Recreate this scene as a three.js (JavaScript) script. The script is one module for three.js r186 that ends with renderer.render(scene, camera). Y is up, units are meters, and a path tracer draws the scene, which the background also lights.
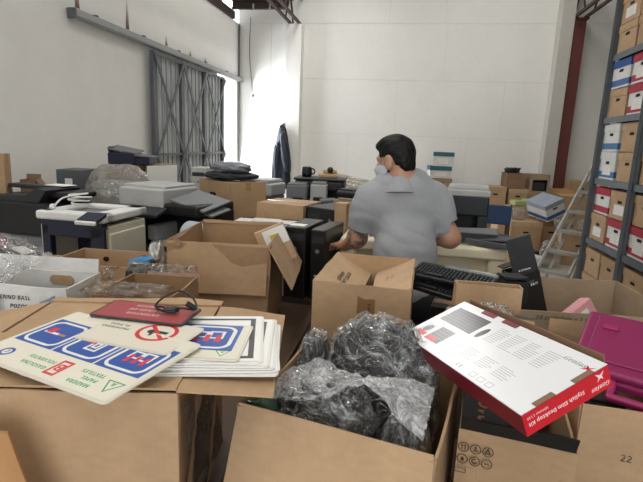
import * as THREE from 'three';
import { RoundedBoxGeometry } from 'three/addons/geometries/RoundedBoxGeometry.js';
import { MarchingCubes } from 'three/addons/objects/MarchingCubes.js';
import { ImprovedNoise } from 'three/addons/math/ImprovedNoise.js';
import { RectAreaLightUniformsLib } from 'three/addons/lights/RectAreaLightUniformsLib.js';
import { mergeGeometries, mergeVertices } from 'three/addons/utils/BufferGeometryUtils.js';

// ---------------------------------------------------------------- camera, sky, light, exposure
const scene = new THREE.Scene();
const camera = new THREE.PerspectiveCamera(53.13, 643 / 482, 0.05, 100);
camera.position.set(0, 1.66, 0);
camera.rotation.set(-0.19897, 0.16406, 0.04136, 'YXZ');
const renderer = new THREE.WebGLRenderer({ antialias: true });
renderer.toneMapping = THREE.LinearToneMapping;
renderer.toneMappingExposure = 0.98;
renderer.shadowMap.enabled = true;
RectAreaLightUniformsLib.init();
scene.background = new THREE.Color(0.92, 0.96, 1.0);   // bright overcast daylight outside
scene.backgroundIntensity = 3.2;
function areaLight(w, h, [x, y, z], [tx, ty, tz], intensity, color = 0xffffff) {
  const l = new THREE.RectAreaLight(color, intensity, w, h);
  l.position.set(x, y, z); l.lookAt(tx, ty, tz); scene.add(l);
  return l;
}
// translucent roof sheets, the pair over the camera added to light box fronts: [centre x, z, size x, size z]
const SKYLIGHTS = [[-1.6, -7.4, 0.9, 3.2], [-1.6, -2.9, 0.9, 3.4], [-1.6, 1.3, 0.9, 3.0], [1.7, -7.6, 0.9, 2.4], [1.7, 0.6, 0.9, 3.6]];
const roofY = (x) => x < 1 ? 4.62 + (x + 3.6) * 0.3 : 6.0 - (x - 1) * 0.22;
for (const [x, z, w, d] of SKYLIGHTS) areaLight(w, d, [x, roofY(x) - 0.25, z], [x, 0, z], 5.5, 0xfffdf8);
areaLight(1.0, 2.8, [-3.5, 1.5, -9.42], [0, 0.9, -9.2], 12, 0xf4f8ff);  // daylight through the open gateway
areaLight(3.2, 3.0, [0.6, 1.6, 3.16], [0.6, 1.5, 0], 0.8, 0xf8faff);   // fill light added behind the camera, at a made-up door opening

// ---------------------------------------------------------------- helpers
const counts = {};
function numbered(n) { const k = counts[n] = (counts[n] || 0) + 1; return k === 1 ? n : n + '_' + String(k - 1).padStart(3, '0'); }
function tag(o, label, category, group, kind) {
  if (label) o.userData.label = label;
  if (category) o.userData.category = category;
  if (group) o.userData.group = group;
  if (kind) o.userData.kind = kind;
  return o;
}
function thing(name, label, category, [x, y, z] = [0, 0, 0], turn = 0, group) {
  const o = new THREE.Group(); o.name = numbered(name); scene.add(o);
  o.position.set(x, y, z); o.rotation.order = 'YXZ'; o.rotation.y = turn;
  return tag(o, label, category, group);
}
const M4 = new THREE.Matrix4(), EU = new THREE.Euler(), QT = new THREE.Quaternion();
function move(g, x = 0, y = 0, z = 0, rx = 0, ry = 0, rz = 0) {
  M4.compose(new THREE.Vector3(x, y, z), QT.setFromEuler(EU.set(rx, ry, rz, 'YXZ')), new THREE.Vector3(1, 1, 1));
  return g.applyMatrix4(M4);
}
function plain(g) {   // non-indexed, position + normal + uv only, so that anything merges with anything
  if (g.index) g = g.toNonIndexed();
  for (const k of Object.keys(g.attributes)) if (!['position', 'normal', 'uv', 'color'].includes(k)) g.deleteAttribute(k);
  if (!g.attributes.uv) g.setAttribute('uv', new THREE.BufferAttribute(new Float32Array(g.attributes.position.count * 2), 2));
  return g;
}
function metricUV(g) {   // uv in metres, flat on the side each face turns to
  g = plain(g);
  const p = g.attributes.position, u = g.attributes.uv, a = new THREE.Vector3(), b = new THREE.Vector3(), c = new THREE.Vector3(), e = new THREE.Vector3();
  for (let i = 0; i < p.count; i += 3) {
    a.fromBufferAttribute(p, i); b.fromBufferAttribute(p, i + 1); c.fromBufferAttribute(p, i + 2);
    e.copy(b).sub(a).cross(c.clone().sub(a));
    const x = Math.abs(e.x), y = Math.abs(e.y), z = Math.abs(e.z);
    for (let k = 0; k < 3; k++) {
      const q = [a, b, c][k];
      if (y >= x && y >= z) u.setXY(i + k, q.x, q.z); else if (x >= z) u.setXY(i + k, q.z, q.y); else u.setXY(i + k, q.x, q.y);
    }
  }
  return g;
}
const join = (list) => list.length === 1 ? plain(list[0]) : mergeGeometries(list.map(plain));
function obj(name, geos, material, parent = scene, label) {
  const g = metricUV(join(Array.isArray(geos) ? geos : [geos]));
  const m = new THREE.Mesh(g, material); m.castShadow = m.receiveShadow = true;
  m.name = parent === scene ? numbered(name) : name;
  if (label) m.userData.label = label;
  parent.add(m);
  return m;
}
function keepUV(name, geo, material, parent, label) {
  const m = new THREE.Mesh(geo, material); m.castShadow = m.receiveShadow = true; m.name = name;
  if (label) m.userData.label = label;
  parent.add(m); return m;
}
function struct(name, geos, material, parent = scene) { const m = obj(name, geos, material, parent); if (parent === scene) m.userData.kind = 'structure'; return m; }
const box = (w, h, d, x = 0, y = 0, z = 0, rx = 0, ry = 0, rz = 0) => move(new THREE.BoxGeometry(w, h, d), x, y, z, rx, ry, rz);
const rbox = (w, h, d, x = 0, y = 0, z = 0, r = 0.012, rx = 0, ry = 0, rz = 0) => move(new RoundedBoxGeometry(w, h, d, 2, Math.min(r, w / 2.1, h / 2.1, d / 2.1)), x, y, z, rx, ry, rz);
const cyl = (r0, r1, h, x = 0, y = 0, z = 0, rx = 0, ry = 0, rz = 0, n = 20) => move(new THREE.CylinderGeometry(r0, r1, h, n), x, y, z, rx, ry, rz);
const V = (a) => new THREE.Vector3(...a);
const tube = (pts, r, n = 40, rad = 6) => new THREE.TubeGeometry(new THREE.CatmullRomCurve3(pts.map(V)), n, r, rad, false);
function bar(a, b, w, d) {   // square bar between two points
  const A = V(a), B = V(b), L = A.distanceTo(B), g = new THREE.BoxGeometry(w, L, d);
  g.applyQuaternion(new THREE.Quaternion().setFromUnitVectors(new THREE.Vector3(0, 1, 0), B.clone().sub(A).normalize()));
  return g.translate((A.x + B.x) / 2, (A.y + B.y) / 2, (A.z + B.z) / 2);
}
function prism(pts, depth, x = 0, y = 0, z = 0, rx = 0, ry = 0, rz = 0, bevel = 0) {
  const g = new THREE.ExtrudeGeometry(new THREE.Shape(pts.map(([a, b]) => new THREE.Vector2(a, b))), { depth, bevelEnabled: bevel > 0, bevelSize: bevel, bevelThickness: bevel, bevelSegments: 2 });
  return move(g, x, y, z, rx, ry, rz);
}
let seedState = 12345;
const rnd = () => { seedState = (seedState * 1664525 + 1013904223) >>> 0; return seedState / 4294967296; };
const noise = new ImprovedNoise();
const N = (x, y, z) => noise.noise(x, y, z);
const ridged = (x, y, z) => 1 - 2 * Math.abs(N(x, y, z));

// ---------------------------------------------------------------- textures and materials
function dataTex(size, metres, fn, srgb = true) {
  const d = new Uint8Array(size * size * 4);
  for (let y = 0; y < size; y++) for (let x = 0; x < size; x++) {
    const v = fn(x / size, y / size), i = (y * size + x) * 4;
    for (let c = 0; c < 3; c++) d[i + c] = Math.max(0, Math.min(255, 255 * (Array.isArray(v) ? v[c] : v)));
    d[i + 3] = 255;
  }
  const t = new THREE.DataTexture(d, size, size); t.magFilter = THREE.LinearFilter; t.minFilter = THREE.LinearMipmapLinearFilter; t.generateMipmaps = true;
  t.wrapS = t.wrapT = THREE.MirroredRepeatWrapping; t.repeat.set(1 / metres, 1 / metres);
  if (srgb) t.colorSpace = THREE.SRGBColorSpace;
  t.needsUpdate = true;
  return t;
}
const grainTex = dataTex(512, 0.6, (u, v) => 0.94 + 0.05 * N(u * 5, v * 5, 1.5) + 0.03 * N(u * 22, v * 40, 3.5) + 0.012 * N(u * 140, v * 24, 7.5));
const fluteBump = dataTex(512, 0.3, (u, v) => 0.5 + 0.25 * Math.sin(u * Math.PI * 2 * 40) + 0.25 * N(u * 9, v * 9, 2.5), false);
const smudgeTex = dataTex(512, 4.5, (u, v) => { const s = 0.975 + 0.02 * N(u * 4, v * 4, 9.5) + 0.012 * N(u * 15, v * 11, 4.5) + 0.008 * N(u * 50, v * 50, 2.2); return [s, s * 0.998, s * 0.99]; });
const plasterBump = dataTex(512, 1.2, (u, v) => 0.5 + 0.3 * N(u * 8, v * 8, 1.2) + 0.2 * N(u * 40, v * 40, 6.2), false);
const floorTex = dataTex(512, 3, (u, v) => 0.9 + 0.08 * N(u * 6, v * 6, 2.5) + 0.06 * N(u * 25, v * 25, 1.5) + 0.04 * N(u * 90, v * 90, 5.5));
const scuffTex = dataTex(256, 0.7, (u, v) => 0.96 + 0.035 * N(u * 6, v * 6, 8.5) + 0.012 * N(u * 40, v * 30, 3.3));
const weaveTex = dataTex(256, 0.06, (u, v) => 0.86 + 0.14 * (0.5 + 0.5 * Math.sin(u * 6.283 * 22) * Math.sin(v * 6.283 * 22)) + 0.1 * N(u * 30, v * 30, 1.7));
const keyMat = (o) => new THREE.MeshStandardMaterial(o);
const card = (hex, extra = {}) => new THREE.MeshStandardMaterial({ color: hex, map: grainTex, roughness: 0.85, bumpMap: fluteBump, bumpScale: 0.0001, ...extra });
const plas = (hex, roughness = 0.45, extra = {}) => new THREE.MeshStandardMaterial({ color: hex, roughness, map: scuffTex, ...extra });
const K = {
  tan: card(0xbf9e7a), tanLight: card(0xcdad89), tanDark: card(0xab8b69), tanGrey: card(0xb09a80), kraft: card(0xb39370), brown: card(0x8f7058), white: card(0xe2e0dc), blackCard: card(0x191817, { roughness: 0.6 }),
  orange: card(0xb98a5c),
};
const P = {
  black: plas(0x151517, 0.42), charcoal: plas(0x292b2f, 0.5), grey: plas(0x75787b, 0.5), midGrey: plas(0x585b60, 0.5), lightGrey: plas(0xb9bab8, 0.5), cream: plas(0xddd6c2, 0.5), beige: new THREE.MeshStandardMaterial({ color: 0xdfd5ba, roughness: 0.45 }),
  navy: plas(0x1b2038, 0.45), white: plas(0xe6e6e3, 0.5), blue: plas(0x2d5c9c, 0.5), paleBlue: plas(0xaeb9c4, 0.45), darkTeal: plas(0x20282e, 0.45), green: plas(0x3f9e62, 0.6), pink: plas(0xb83a72, 0.4), screenGlass: plas(0x14161a, 0.12),
};
const metal = (hex, roughness = 0.5, metalness = 0.6) => new THREE.MeshStandardMaterial({ color: hex, roughness, metalness, map: scuffTex });
const S = {
  gateGrey: metal(0xa6a9ab, 0.6, 0.1), gateDark: metal(0x63666a, 0.6, 0.1), shelf: metal(0x5d6468, 0.55, 0.1), alu: metal(0xa5a49d, 0.5, 0.2), rust: metal(0x5c3a30, 0.8, 0.2), redSteel: metal(0x6d3a34, 0.7, 0.2), truss: metal(0x43332e, 0.8, 0.1), conduit: metal(0x6c6c6a, 0.6, 0.3),
};
const paper = new THREE.MeshStandardMaterial({ color: 0xeeeeea, roughness: 0.8 });
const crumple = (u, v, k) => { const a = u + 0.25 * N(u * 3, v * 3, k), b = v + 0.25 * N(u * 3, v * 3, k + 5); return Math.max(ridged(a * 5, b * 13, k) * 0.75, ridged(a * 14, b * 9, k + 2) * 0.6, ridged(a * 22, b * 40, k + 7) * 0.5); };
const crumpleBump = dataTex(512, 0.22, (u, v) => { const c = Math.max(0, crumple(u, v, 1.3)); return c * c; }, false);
const crumpleClear = dataTex(512, 0.22, (u, v) => { const c = Math.max(0, crumple(u, v, 1.3)); return 1 - 0.95 * Math.pow(c, 4.5); }, false);  // creases go milky, and this whiteness also paints in glints
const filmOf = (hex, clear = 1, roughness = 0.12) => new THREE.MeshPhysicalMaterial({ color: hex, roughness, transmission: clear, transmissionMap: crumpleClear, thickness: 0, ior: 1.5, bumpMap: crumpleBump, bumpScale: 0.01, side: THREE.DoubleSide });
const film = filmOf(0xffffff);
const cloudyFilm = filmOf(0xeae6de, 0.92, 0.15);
const tape = new THREE.MeshPhysicalMaterial({ color: 0xa9814f, roughness: 0.25, clearcoat: 0.6, clearcoatRoughness: 0.2 });
const printTape = new THREE.MeshPhysicalMaterial({ color: 0x8a6a4a, roughness: 0.25, clearcoat: 0.6 });
function canvasTex(w, h, draw) {
  const c = document.createElement('canvas'); c.width = w; c.height = h;
  const x = c.getContext('2d'); draw(x, w, h);
  const t = new THREE.CanvasTexture(c); t.colorSpace = THREE.SRGBColorSpace; t.magFilter = THREE.LinearFilter;
  return t;
}
const inked = (w, h, draw, rough = 0.7) => new THREE.MeshStandardMaterial({ map: canvasTex(w, h, draw), transparent: true, roughness: rough });
const printed = (w, h, draw, rough = 0.45) => new THREE.MeshStandardMaterial({ map: canvasTex(w, h, draw), roughness: rough });
// flat print: a plane lying on a face; facing 'z' (front), 'y' (top, its upper edge away from the viewer), 'x' (right side)
function print(name, w, h, mat, parent, [x, y, z], [rx, ry, rz] = [0, 0, 0], label) {
  return keepUV(name, move(new THREE.PlaneGeometry(w, h), x, y, z, rx, ry, rz), mat, parent, label);
}

// ---------------------------------------------------------------- the setting
const whiteWall = new THREE.MeshStandardMaterial({ color: 0xeeedea, map: smudgeTex, roughness: 0.85, bumpMap: plasterBump, bumpScale: 0.001 });
const greyWall = new THREE.MeshStandardMaterial({ color: 0xdcdbd8, map: smudgeTex, roughness: 0.9, bumpMap: plasterBump, bumpScale: 0.003 });
const pillarMat = new THREE.MeshStandardMaterial({ color: 0xc6c3bd, map: smudgeTex, roughness: 0.95, bumpMap: plasterBump, bumpScale: 0.01 });
const jointMat = new THREE.MeshStandardMaterial({ color: 0xdbd9d4, roughness: 0.95 });
const floorMat = new THREE.MeshStandardMaterial({ color: 0xb9b2a6, map: floorTex, roughness: 0.6 });
const LX = -3.54, RX = 5.6, BZ = -10, FZ = 3.2;
struct('floor', box(RX - LX + 1, 0.2, FZ - BZ + 1, (RX + LX) / 2, -0.1, (FZ + BZ) / 2), floorMat);
// back wall: backing with recessed joints and panels standing proud of it
const backWall = struct('wall_back', box(RX - LX + 0.3, 6.4, 0.2, (RX + LX) / 2 + 0.15, 3.2, BZ - 0.106), jointMat);
{
  const rows = [0, 0.83, 1.88, 2.94, 3.98, 6.2];
  const cuts = [[LX, -2.33, -0.9, 1.5, 2.66, RX], [LX, -2.33, -1.2, 1.15, 2.66, RX], [LX, -2.9, -2.33, -0.27, 1.75, 2.66, 4.2, RX], [LX, -2.85, -2.33, -1.75, 0.6, 2.66, 4.4, RX], [LX, -2.33, -0.5, 0.55, 2.66, 4.2, RX]];
  rows.slice(0, -1).forEach((y0, r) => cuts[r].slice(0, -1).forEach((x0, i) => {
    const w = cuts[r][i + 1] - x0, h = rows[r + 1] - y0;
    struct('wall_panel', box(w - 0.008, h - 0.008, 0.006, x0 + w / 2, y0 + h / 2, BZ - 0.003), x0 > 2.6 ? greyWall : whiteWall, backWall);
  }));
}
// left wall with the gateway beside the corner
const GZ0 = -9.92, GZ1 = -8.86, GH = 2.95;
struct('wall_left', [
  box(0.25, 3.98, FZ - GZ1 + 0.2, LX - 0.125, 1.99, (FZ + 0.2 + GZ1) / 2), box(0.25, 3.98 - GH, GZ1 - GZ0, LX - 0.125, (3.98 + GH) / 2, (GZ0 + GZ1) / 2), box(0.25, 3.98, GZ0 - BZ + 0.1, LX - 0.125, 1.99, (GZ0 + BZ - 0.1) / 2)], whiteWall);
struct('wall_right', box(0.2, 5.4, FZ - BZ + 0.4, RX + 0.1, 2.7, (FZ + BZ) / 2), greyWall);
struct('wall_front', [box(2.84, 6.2, 0.2, -2.52, 3.1, FZ + 0.1), box(3.7, 6.2, 0.2, 4.05, 3.1, FZ + 0.1), box(3.3, 3.05, 0.2, 0.55, 4.675, FZ + 0.1)], greyWall);  // opening invented in this unseen wall to admit the added fill
// roof: two slopes of sheet with translucent strips
{
  const roofMat = metal(0x8c8a86, 0.7, 0.1), slab = (x0, x1, z0, z1) => {
    const a = roofY(x0), b = roofY(x1), L = Math.hypot(x1 - x0, b - a);
    return box(L, 0.06, z1 - z0, (x0 + x1) / 2, (a + b) / 2 + 0.03, (z0 + z1) / 2, 0, 0, Math.atan2(b - a, x1 - x0));
  };
  const z0 = BZ - 0.3, z1 = FZ + 0.3, pieces = [];
  const side = (xa, xb, strips) => {
    let x = xa;
    const [sx, , sw] = strips[0];
    pieces.push(slab(x, sx - sw / 2, z0, z1), slab(sx + sw / 2, xb, z0, z1));
    let z = z0;
    for (const [, sz, , sd] of strips) { pieces.push(slab(sx - sw / 2, sx + sw / 2, z, sz - sd / 2)); z = sz + sd / 2; }
    pieces.push(slab(sx - sw / 2, sx + sw / 2, z, z1));
  };
  side(-3.95, 1, SKYLIGHTS.slice(0, 3));
  
  side(1, RX + 0.3, SKYLIGHTS.slice(3));
  const ceiling = struct('ceiling', pieces, roofMat);
  const glow = new THREE.MeshStandardMaterial({ color: 0xf4f1e8, emissive: 0xfffdf8, emissiveIntensity: 1.6, roughness: 0.7 });
  for (const [x, z, w, d] of SKYLIGHTS) {
    const a = roofY(x - w / 2), b = roofY(x + w / 2);
    struct('skylight_panel', box(Math.hypot(w, b - a), 0.02, d, x, (a + b) / 2 + 0.04, z, 0, 0, Math.atan2(b - a, w)), glow, ceiling);
  }
}
struct('column_left', box(0.3, 3.92, 0.26, -2.325, 1.96, BZ + 0.13), whiteWall);
struct('column_right', box(0.22, 5.5, 0.3, 2.64, 2.75, BZ + 0.15), pillarMat);
{ // red-brown steel stanchion against the pillar
  struct('steel_column', [box(0.2, 4.0, 0.016, 2.862, 2.0, BZ + 0.24), box(0.2, 4.0, 0.016, 2.862, 2.0, BZ + 0.04), box(0.016, 4.0, 0.19, 2.862, 2.0, BZ + 0.14), box(0.26, 0.025, 0.28, 2.862, 4.01, BZ + 0.15), box(0.21, 0.02, 0.26, 2.862, 0.01, BZ + 0.14)], S.redSteel);
}
function truss(x, y, z0, z1, label) {
  const t = thing('roof_truss', label, 'truss', [x, y, z0]);
  const L = z1 - z0, n = Math.round(L / 0.32);
  for (const [dx, dy] of [[-0.09, 0.02], [0.09, 0.02], [-0.09, 0.5], [0.09, 0.5]]) obj('chord', box(0.045, 0.045, L, dx, dy, L / 2), S.truss, t);
  for (let i = 0; i < n; i++) { const a = L * i / n, b = L * (i + 1) / n, up = i % 2; obj('web_bar', bar([i % 4 < 2 ? -0.07 : 0.07, up ? 0.5 : 0.02, a], [i % 4 < 2 ? -0.07 : 0.07, up ? 0.02 : 0.5, b], 0.025, 0.025), S.truss, t); }
}
truss(-2.33, 3.925, -9.98, 0.5, 'brown lattice roof truss resting on the white corner pilaster');
truss(2.862, 4.025, -9.98, 0.5, 'brown lattice roof truss resting on the red steel column');
{ // dark beams under the roof at the left wall
  const t = thing('roof_beam', 'dark brown roof beam spanning from left wall to corner truss', 'beam', [-3.54, 4.16, -9.6], 0);
  obj('flange', box(1.1, 0.02, 0.1, 0.56, 0.14, 0), S.truss, t); obj('flange', box(1.1, 0.02, 0.1, 0.56, 0, 0), S.truss, t); obj('web', box(1.1, 0.14, 0.012, 0.56, 0.07, 0), S.truss, t);
  for (const x of [0.45, 0.78]) obj('bolt', cyl(0.018, 0.018, 0.09, x, 0.02, 0.06), S.gateGrey, t);
  struct('trim_1', [box(0.14, 0.14, 12.4, LX - 0.02, 4.05, -3.45)], S.truss);
  struct('trim_2', [box(0.1, 0.66, 12.6, LX - 0.2, 4.31, -3.2)], greyWall);
}
{ // conduit and cable in the corner
  tag(obj('cable_conduit', [cyl(0.018, 0.018, 3.3, LX + 0.03, 2.3, -9.95), box(0.06, 0.09, 0.05, LX + 0.04, 0.7, -9.95)], S.conduit), 'grey cable conduit running down the corner beside the gateway', 'conduit');
  tag(obj('loose_cable', [tube([[-3.28, 4.1, -9.975], [-3.3, 3.4, -9.98], [-3.24, 2.8, -9.975], [-3.22, 2.62, -9.97]], 0.006), box(0.035, 0.06, 0.03, -3.22, 2.58, -9.98)], P.charcoal), 'thin dark cable with a switch hanging on the bright corner wall', 'cable');
  tag(obj('wall_notice', [box(0.22, 0.08, 0.006, -2.72, 2.02, -9.994), box(0.06, 0.05, 0.004, -2.78, 2.02, -9.989)], plas(0xbfdcd2, 0.6)), 'small pale green notice fixed on the bright wall left of the hanging jacket', 'sign');
}
// gateway: rail, sliding lattice gate
{
  const t = thing('gate_rail', 'grey steel sliding gate rail along the left wall', 'rail', [LX, 2.85, -7.38]);
  obj('track', [box(0.02, 0.065, 5.2, 0.09, 0.025, 0), box(0.1, 0.012, 5.2, 0.05, 0.062, 0), box(0.06, 0.012, 5.2, 0.07, -0.006, 0)], S.gateGrey, t);
  for (const z of [-2.2, -1.2, -0.2, 0.8, 1.8, 2.4]) obj('bracket', box(0.08, 0.03, 0.04, 0.04, 0.08, -z), S.gateDark, t);
  obj('end_stop', box(0.09, 0.1, 0.03, 0.06, 0.02, 2.6), S.gateDark, t);
}
{
  const z0 = -8.88, z1 = -6.3, W = z1 - z0, H = 2.74, y0 = 0.05;
  const t = thing('sliding_gate', 'grey slatted sliding gate with crossed lattice bars on the left wall', 'gate', [LX + 0.07, y0, z0]);
  obj('sheet', box(0.006, H, W, 0, H / 2, W / 2), plas(0xc8cac9, 0.6), t);
  const n = 18;
  for (let i = 0; i <= n; i++) { const wide = i % 6 === 0; obj('slat', box(wide ? 0.05 : 0.02, H, wide ? 0.075 : 0.055, wide ? 0.025 : 0.013, H / 2, 0.03 + (W - 0.06) * i / n), wide ? S.gateDark : S.gateGrey, t); }
  for (const y of [0.03, H / 2, H - 0.03]) obj('cross_rail', box(0.03, 0.035, W, 0.05, y, W / 2), S.gateDark, t);
  const cell = W / 3, half = (H - 0.1) / 2;
  for (let i = 0; i < 3; i++) for (const v of [0, 1]) {
    const a = 0.05 + v * half, b = a + half, l = i * cell + 0.02, r = (i + 1) * cell - 0.02;
    obj('lattice_bar', bar([0.068, a, l], [0.068, b, r], 0.012, 0.05), S.gateDark, t); obj('lattice_bar', bar([0.08, a, r], [0.08, b, l], 0.012, 0.05), S.gateDark, t);
  }
  const wl = scene.getObjectByName('wall_left');
  const stain = inked(64, 128, (x, w, h) => { const g = x.createLinearGradient(0, h, 0, 0); g.addColorStop(0, 'rgba(110,62,34,0.75)'); g.addColorStop(1, 'rgba(120,80,50,0)'); x.fillStyle = g; x.beginPath(); x.moveTo(14, h); x.lineTo(50, h); x.lineTo(36, 4); x.lineTo(26, 10); x.fill(); }, 0.9);
  for (const [z, h] of [[-4.95, 0.32], [-5.9, 0.4], [-6.9, 0.16], [-7.7, 0.1], [-8.3, 0.1]]) print('rust_stain', 0.14, h, stain, wl, [LX + 0.003, 2.96 + h / 2, z], [0, Math.PI / 2, 0]);
}
// outside the gateway
struct('exterior_ground', box(8, 0.1, 8, LX - 4.35, -0.06, -9), new THREE.MeshStandardMaterial({ color: 0xd8d6d0, roughness: 0.9 }));
// ---------------------------------------------------------------- builders
// thin card sheet standing on its lower edge, a little warped
function sheet(w, h, t, warp = 0.004, seed = 0, taper = 0) {
  const g = new THREE.BoxGeometry(w, h, t, 8, 6, 1).translate(0, h / 2, 0), p = g.attributes.position;
  for (let i = 0; i < p.count; i++) {
    const x = p.getX(i), y = p.getY(i), f = y / h;
    p.setX(i, x * (1 - taper * f));
    p.setZ(i, p.getZ(i) + warp * f * (N(x * 5 + seed, y * 6, seed) * 2 + (x / w) * (x / w) * 2 * f));
    p.setY(i, y + f * 0.004 * N(x * 9, seed, 2.5));
  }
  g.computeVertexNormals();
  return g;
}
const SIDE = { f: 0, r: Math.PI / 2, b: Math.PI, l: -Math.PI / 2 };
// an open or closed carton; base centre at pos. flaps: { f: [angle in degrees from upright, outwards positive, length] ... }
function carton(name, label, { pos, turn = 0, w, d, h, mat = K.tan, inside, flaps = {}, group, category = 'box', t = 0.006, seed = 1, taped = false, tilt, warp = 0.003 }) {
  const o = thing(name, label, category, pos, turn, group);
  if (tilt) { o.rotation.x = tilt[0]; o.rotation.z = tilt[1]; }
  const wall = (W, H, side, off) => move(sheet(W, H, t, warp, seed + side * 3), Math.sin(side) * off, 0, Math.cos(side) * off, 0, side, 0);
  obj('body', [box(w, t, d, 0, t / 2, 0), wall(w, h, 0, d / 2 - t / 2), wall(w, h, Math.PI, d / 2 - t / 2), wall(d - 2 * t, h, Math.PI / 2, w / 2 - t / 2), wall(d - 2 * t, h, -Math.PI / 2, w / 2 - t / 2)], mat, o);
  const out = {};
  for (const [k, [deg, len, taper, m]] of Object.entries(flaps)) {
    const along = k === 'f' || k === 'b', W = along ? w : d, off = (along ? d : w) / 2 - t / 2, a = deg * Math.PI / 180;
    const g = sheet(W - 0.006, len, t * 0.8, 0.006, seed + 7 + SIDE[k], taper || 0);
    const f = obj('flap', move(g, 0, 0, 0), m || mat, o);
    f.rotation.order = 'YXZ'; f.rotation.set(a, SIDE[k], 0);
    f.position.set(Math.sin(SIDE[k]) * off, h + (Math.abs(deg) > 60 ? 0.004 * (k === 'f' || k === 'b' ? 2 : 1) : 0), Math.cos(SIDE[k]) * off);
    out[k] = f;
  }
  if (taped) {
    obj('top', [box(w, t, d / 2 - 0.002, 0, h + t / 2, d / 4), box(w, t, d / 2 - 0.002, 0, h + t / 2, -d / 4)], mat, o);
    obj('packing_tape', [box(w + 0.002, 0.0012, 0.05, 0, h + t + 0.0007, 0), box(0.0012, 0.07, 0.05, w / 2 + 0.0007, h - 0.03, 0), box(0.0012, 0.07, 0.05, -w / 2 - 0.0007, h - 0.03, 0)], tape, o);
  }
  return Object.assign(o, { flapOf: out });
}
// place by a front upper edge: e = { c, w, turn }, base centre lies behind and below it
const under = (e, d, h, lift = 0) => [e.c[0] - Math.sin(e.turn) * d / 2, e.c[1] - h + lift, e.c[2] - Math.cos(e.turn) * d / 2];
// handle slot: a stadium plate sunk in the face, coloured dark for shade inside
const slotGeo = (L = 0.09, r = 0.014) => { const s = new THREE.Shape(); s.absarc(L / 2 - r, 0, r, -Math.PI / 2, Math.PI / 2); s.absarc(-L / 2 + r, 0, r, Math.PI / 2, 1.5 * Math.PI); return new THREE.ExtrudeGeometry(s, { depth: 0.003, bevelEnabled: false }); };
const holeShadeMat = plas(0x18120d, 0.95);
const inkText = (txt, color = 'rgba(40,36,34,0.85)', font = 'bold 44px sans-serif') => inked(256, 128, (x, w, h) => { x.fillStyle = color; x.font = font; x.textAlign = 'center'; txt.split('\n').forEach((s, i, a) => x.fillText(s, w / 2, h / 2 + 14 + (i - (a.length - 1) / 2) * 46)); });
const formMat = printed(128, 128, (x) => { x.fillStyle = '#e6e3dd'; x.fillRect(0, 0, 128, 128); x.strokeStyle = '#8c8f96'; x.lineWidth = 2; for (let i = 0; i < 6; i++) { x.beginPath(); x.moveTo(12, 26 + i * 16); x.lineTo(116 - (i % 3) * 14, 26 + i * 16); x.stroke(); } x.strokeRect(4, 4, 120, 120); }, 0.8);
// lidded archive box; front (with slot) faces +z
const lidGeo = (w, d, lh) => [box(w + 0.014, 0.005, d + 0.014, 0, lh, 0), box(w + 0.014, lh, 0.005, 0, lh / 2, d / 2 + 0.0045), box(w + 0.014, lh, 0.005, 0, lh / 2, -d / 2 - 0.0045), box(0.005, lh, d + 0.004, w / 2 + 0.0045, lh / 2, 0), box(0.005, lh, d + 0.004, -w / 2 - 0.0045, lh / 2, 0)];
function archiveBox(label, { pos, turn = 0, w = 0.32, d = 0.4, h = 0.27, mat = K.tan, lid = mat, band, group, form = false, tilt, slot = true, category = 'box', name = 'archive_box' }) {
  const o = thing(name, label, category, pos, turn, group);
  if (tilt) { o.rotation.x = tilt[0]; o.rotation.z = tilt[1]; }
  const t = 0.005;
  obj('body', [box(w, t, d, 0, t / 2, 0), box(w, h - 0.01, t, 0, h / 2, d / 2 - t / 2), box(w, h - 0.01, t, 0, h / 2, -d / 2 + t / 2), box(t, h - 0.01, d - 2 * t, w / 2 - t / 2, h / 2, 0), box(t, h - 0.01, d - 2 * t, -w / 2 + t / 2, h / 2, 0)], mat, o);
  if (lid) { const l = obj('lid', lidGeo(w, d, 0.07), lid, o); l.position.y = h - 0.07; }
  if (slot) obj('handle_hole_plate', move(slotGeo(), 0, h * 0.62, d / 2 - 0.002), holeShadeMat, o);
  if (band) obj('printed_band', [box(w + 0.001, 0.06, 0.001, 0, 0.05, d / 2 + 0.0006), box(0.001, 0.06, d, w / 2 + 0.0006, 0.05, 0), box(0.001, 0.06, d, -w / 2 - 0.0006, 0.05, 0)], band, o);
  if (form) print('form_label', w * 0.55, h * 0.36, formMat, o, [0, h * 0.34, d / 2 + 0.0015]);
  return o;
}
// crumpled bag or parcel: a noisy lump flattened below
function lump(rx, ry, rz, seed, amp = 0.22, detail = 24, freq = 2.4) {
  const g = mergeVertices(new THREE.SphereGeometry(1, detail * 2, detail).deleteAttribute('uv').deleteAttribute('normal')), p = g.attributes.position, v = new THREE.Vector3();
  for (let i = 0; i < p.count; i++) {
    v.fromBufferAttribute(p, i);
    const a = ridged(v.x * freq + seed, v.y * freq, v.z * freq + seed * 2) * 0.6 + ridged(v.x * freq * 2.7 + seed, v.y * freq * 2.7 + 4, v.z * freq * 2.7) * 0.3 + N(v.x * 9 + seed, v.y * 9, v.z * 9) * 0.12;
    const s = 1 + amp * (a - 0.3), q = [v.x, v.y, v.z].map((c) => Math.sign(c) * Math.pow(Math.abs(c), 0.8));
    p.setXYZ(i, q[0] * s * rx, Math.max(-ry * 0.9, q[1] * s * ry) + ry * 0.9, q[2] * s * rz);
  }
  g.computeVertexNormals();
  return plain(g);
}
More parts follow.
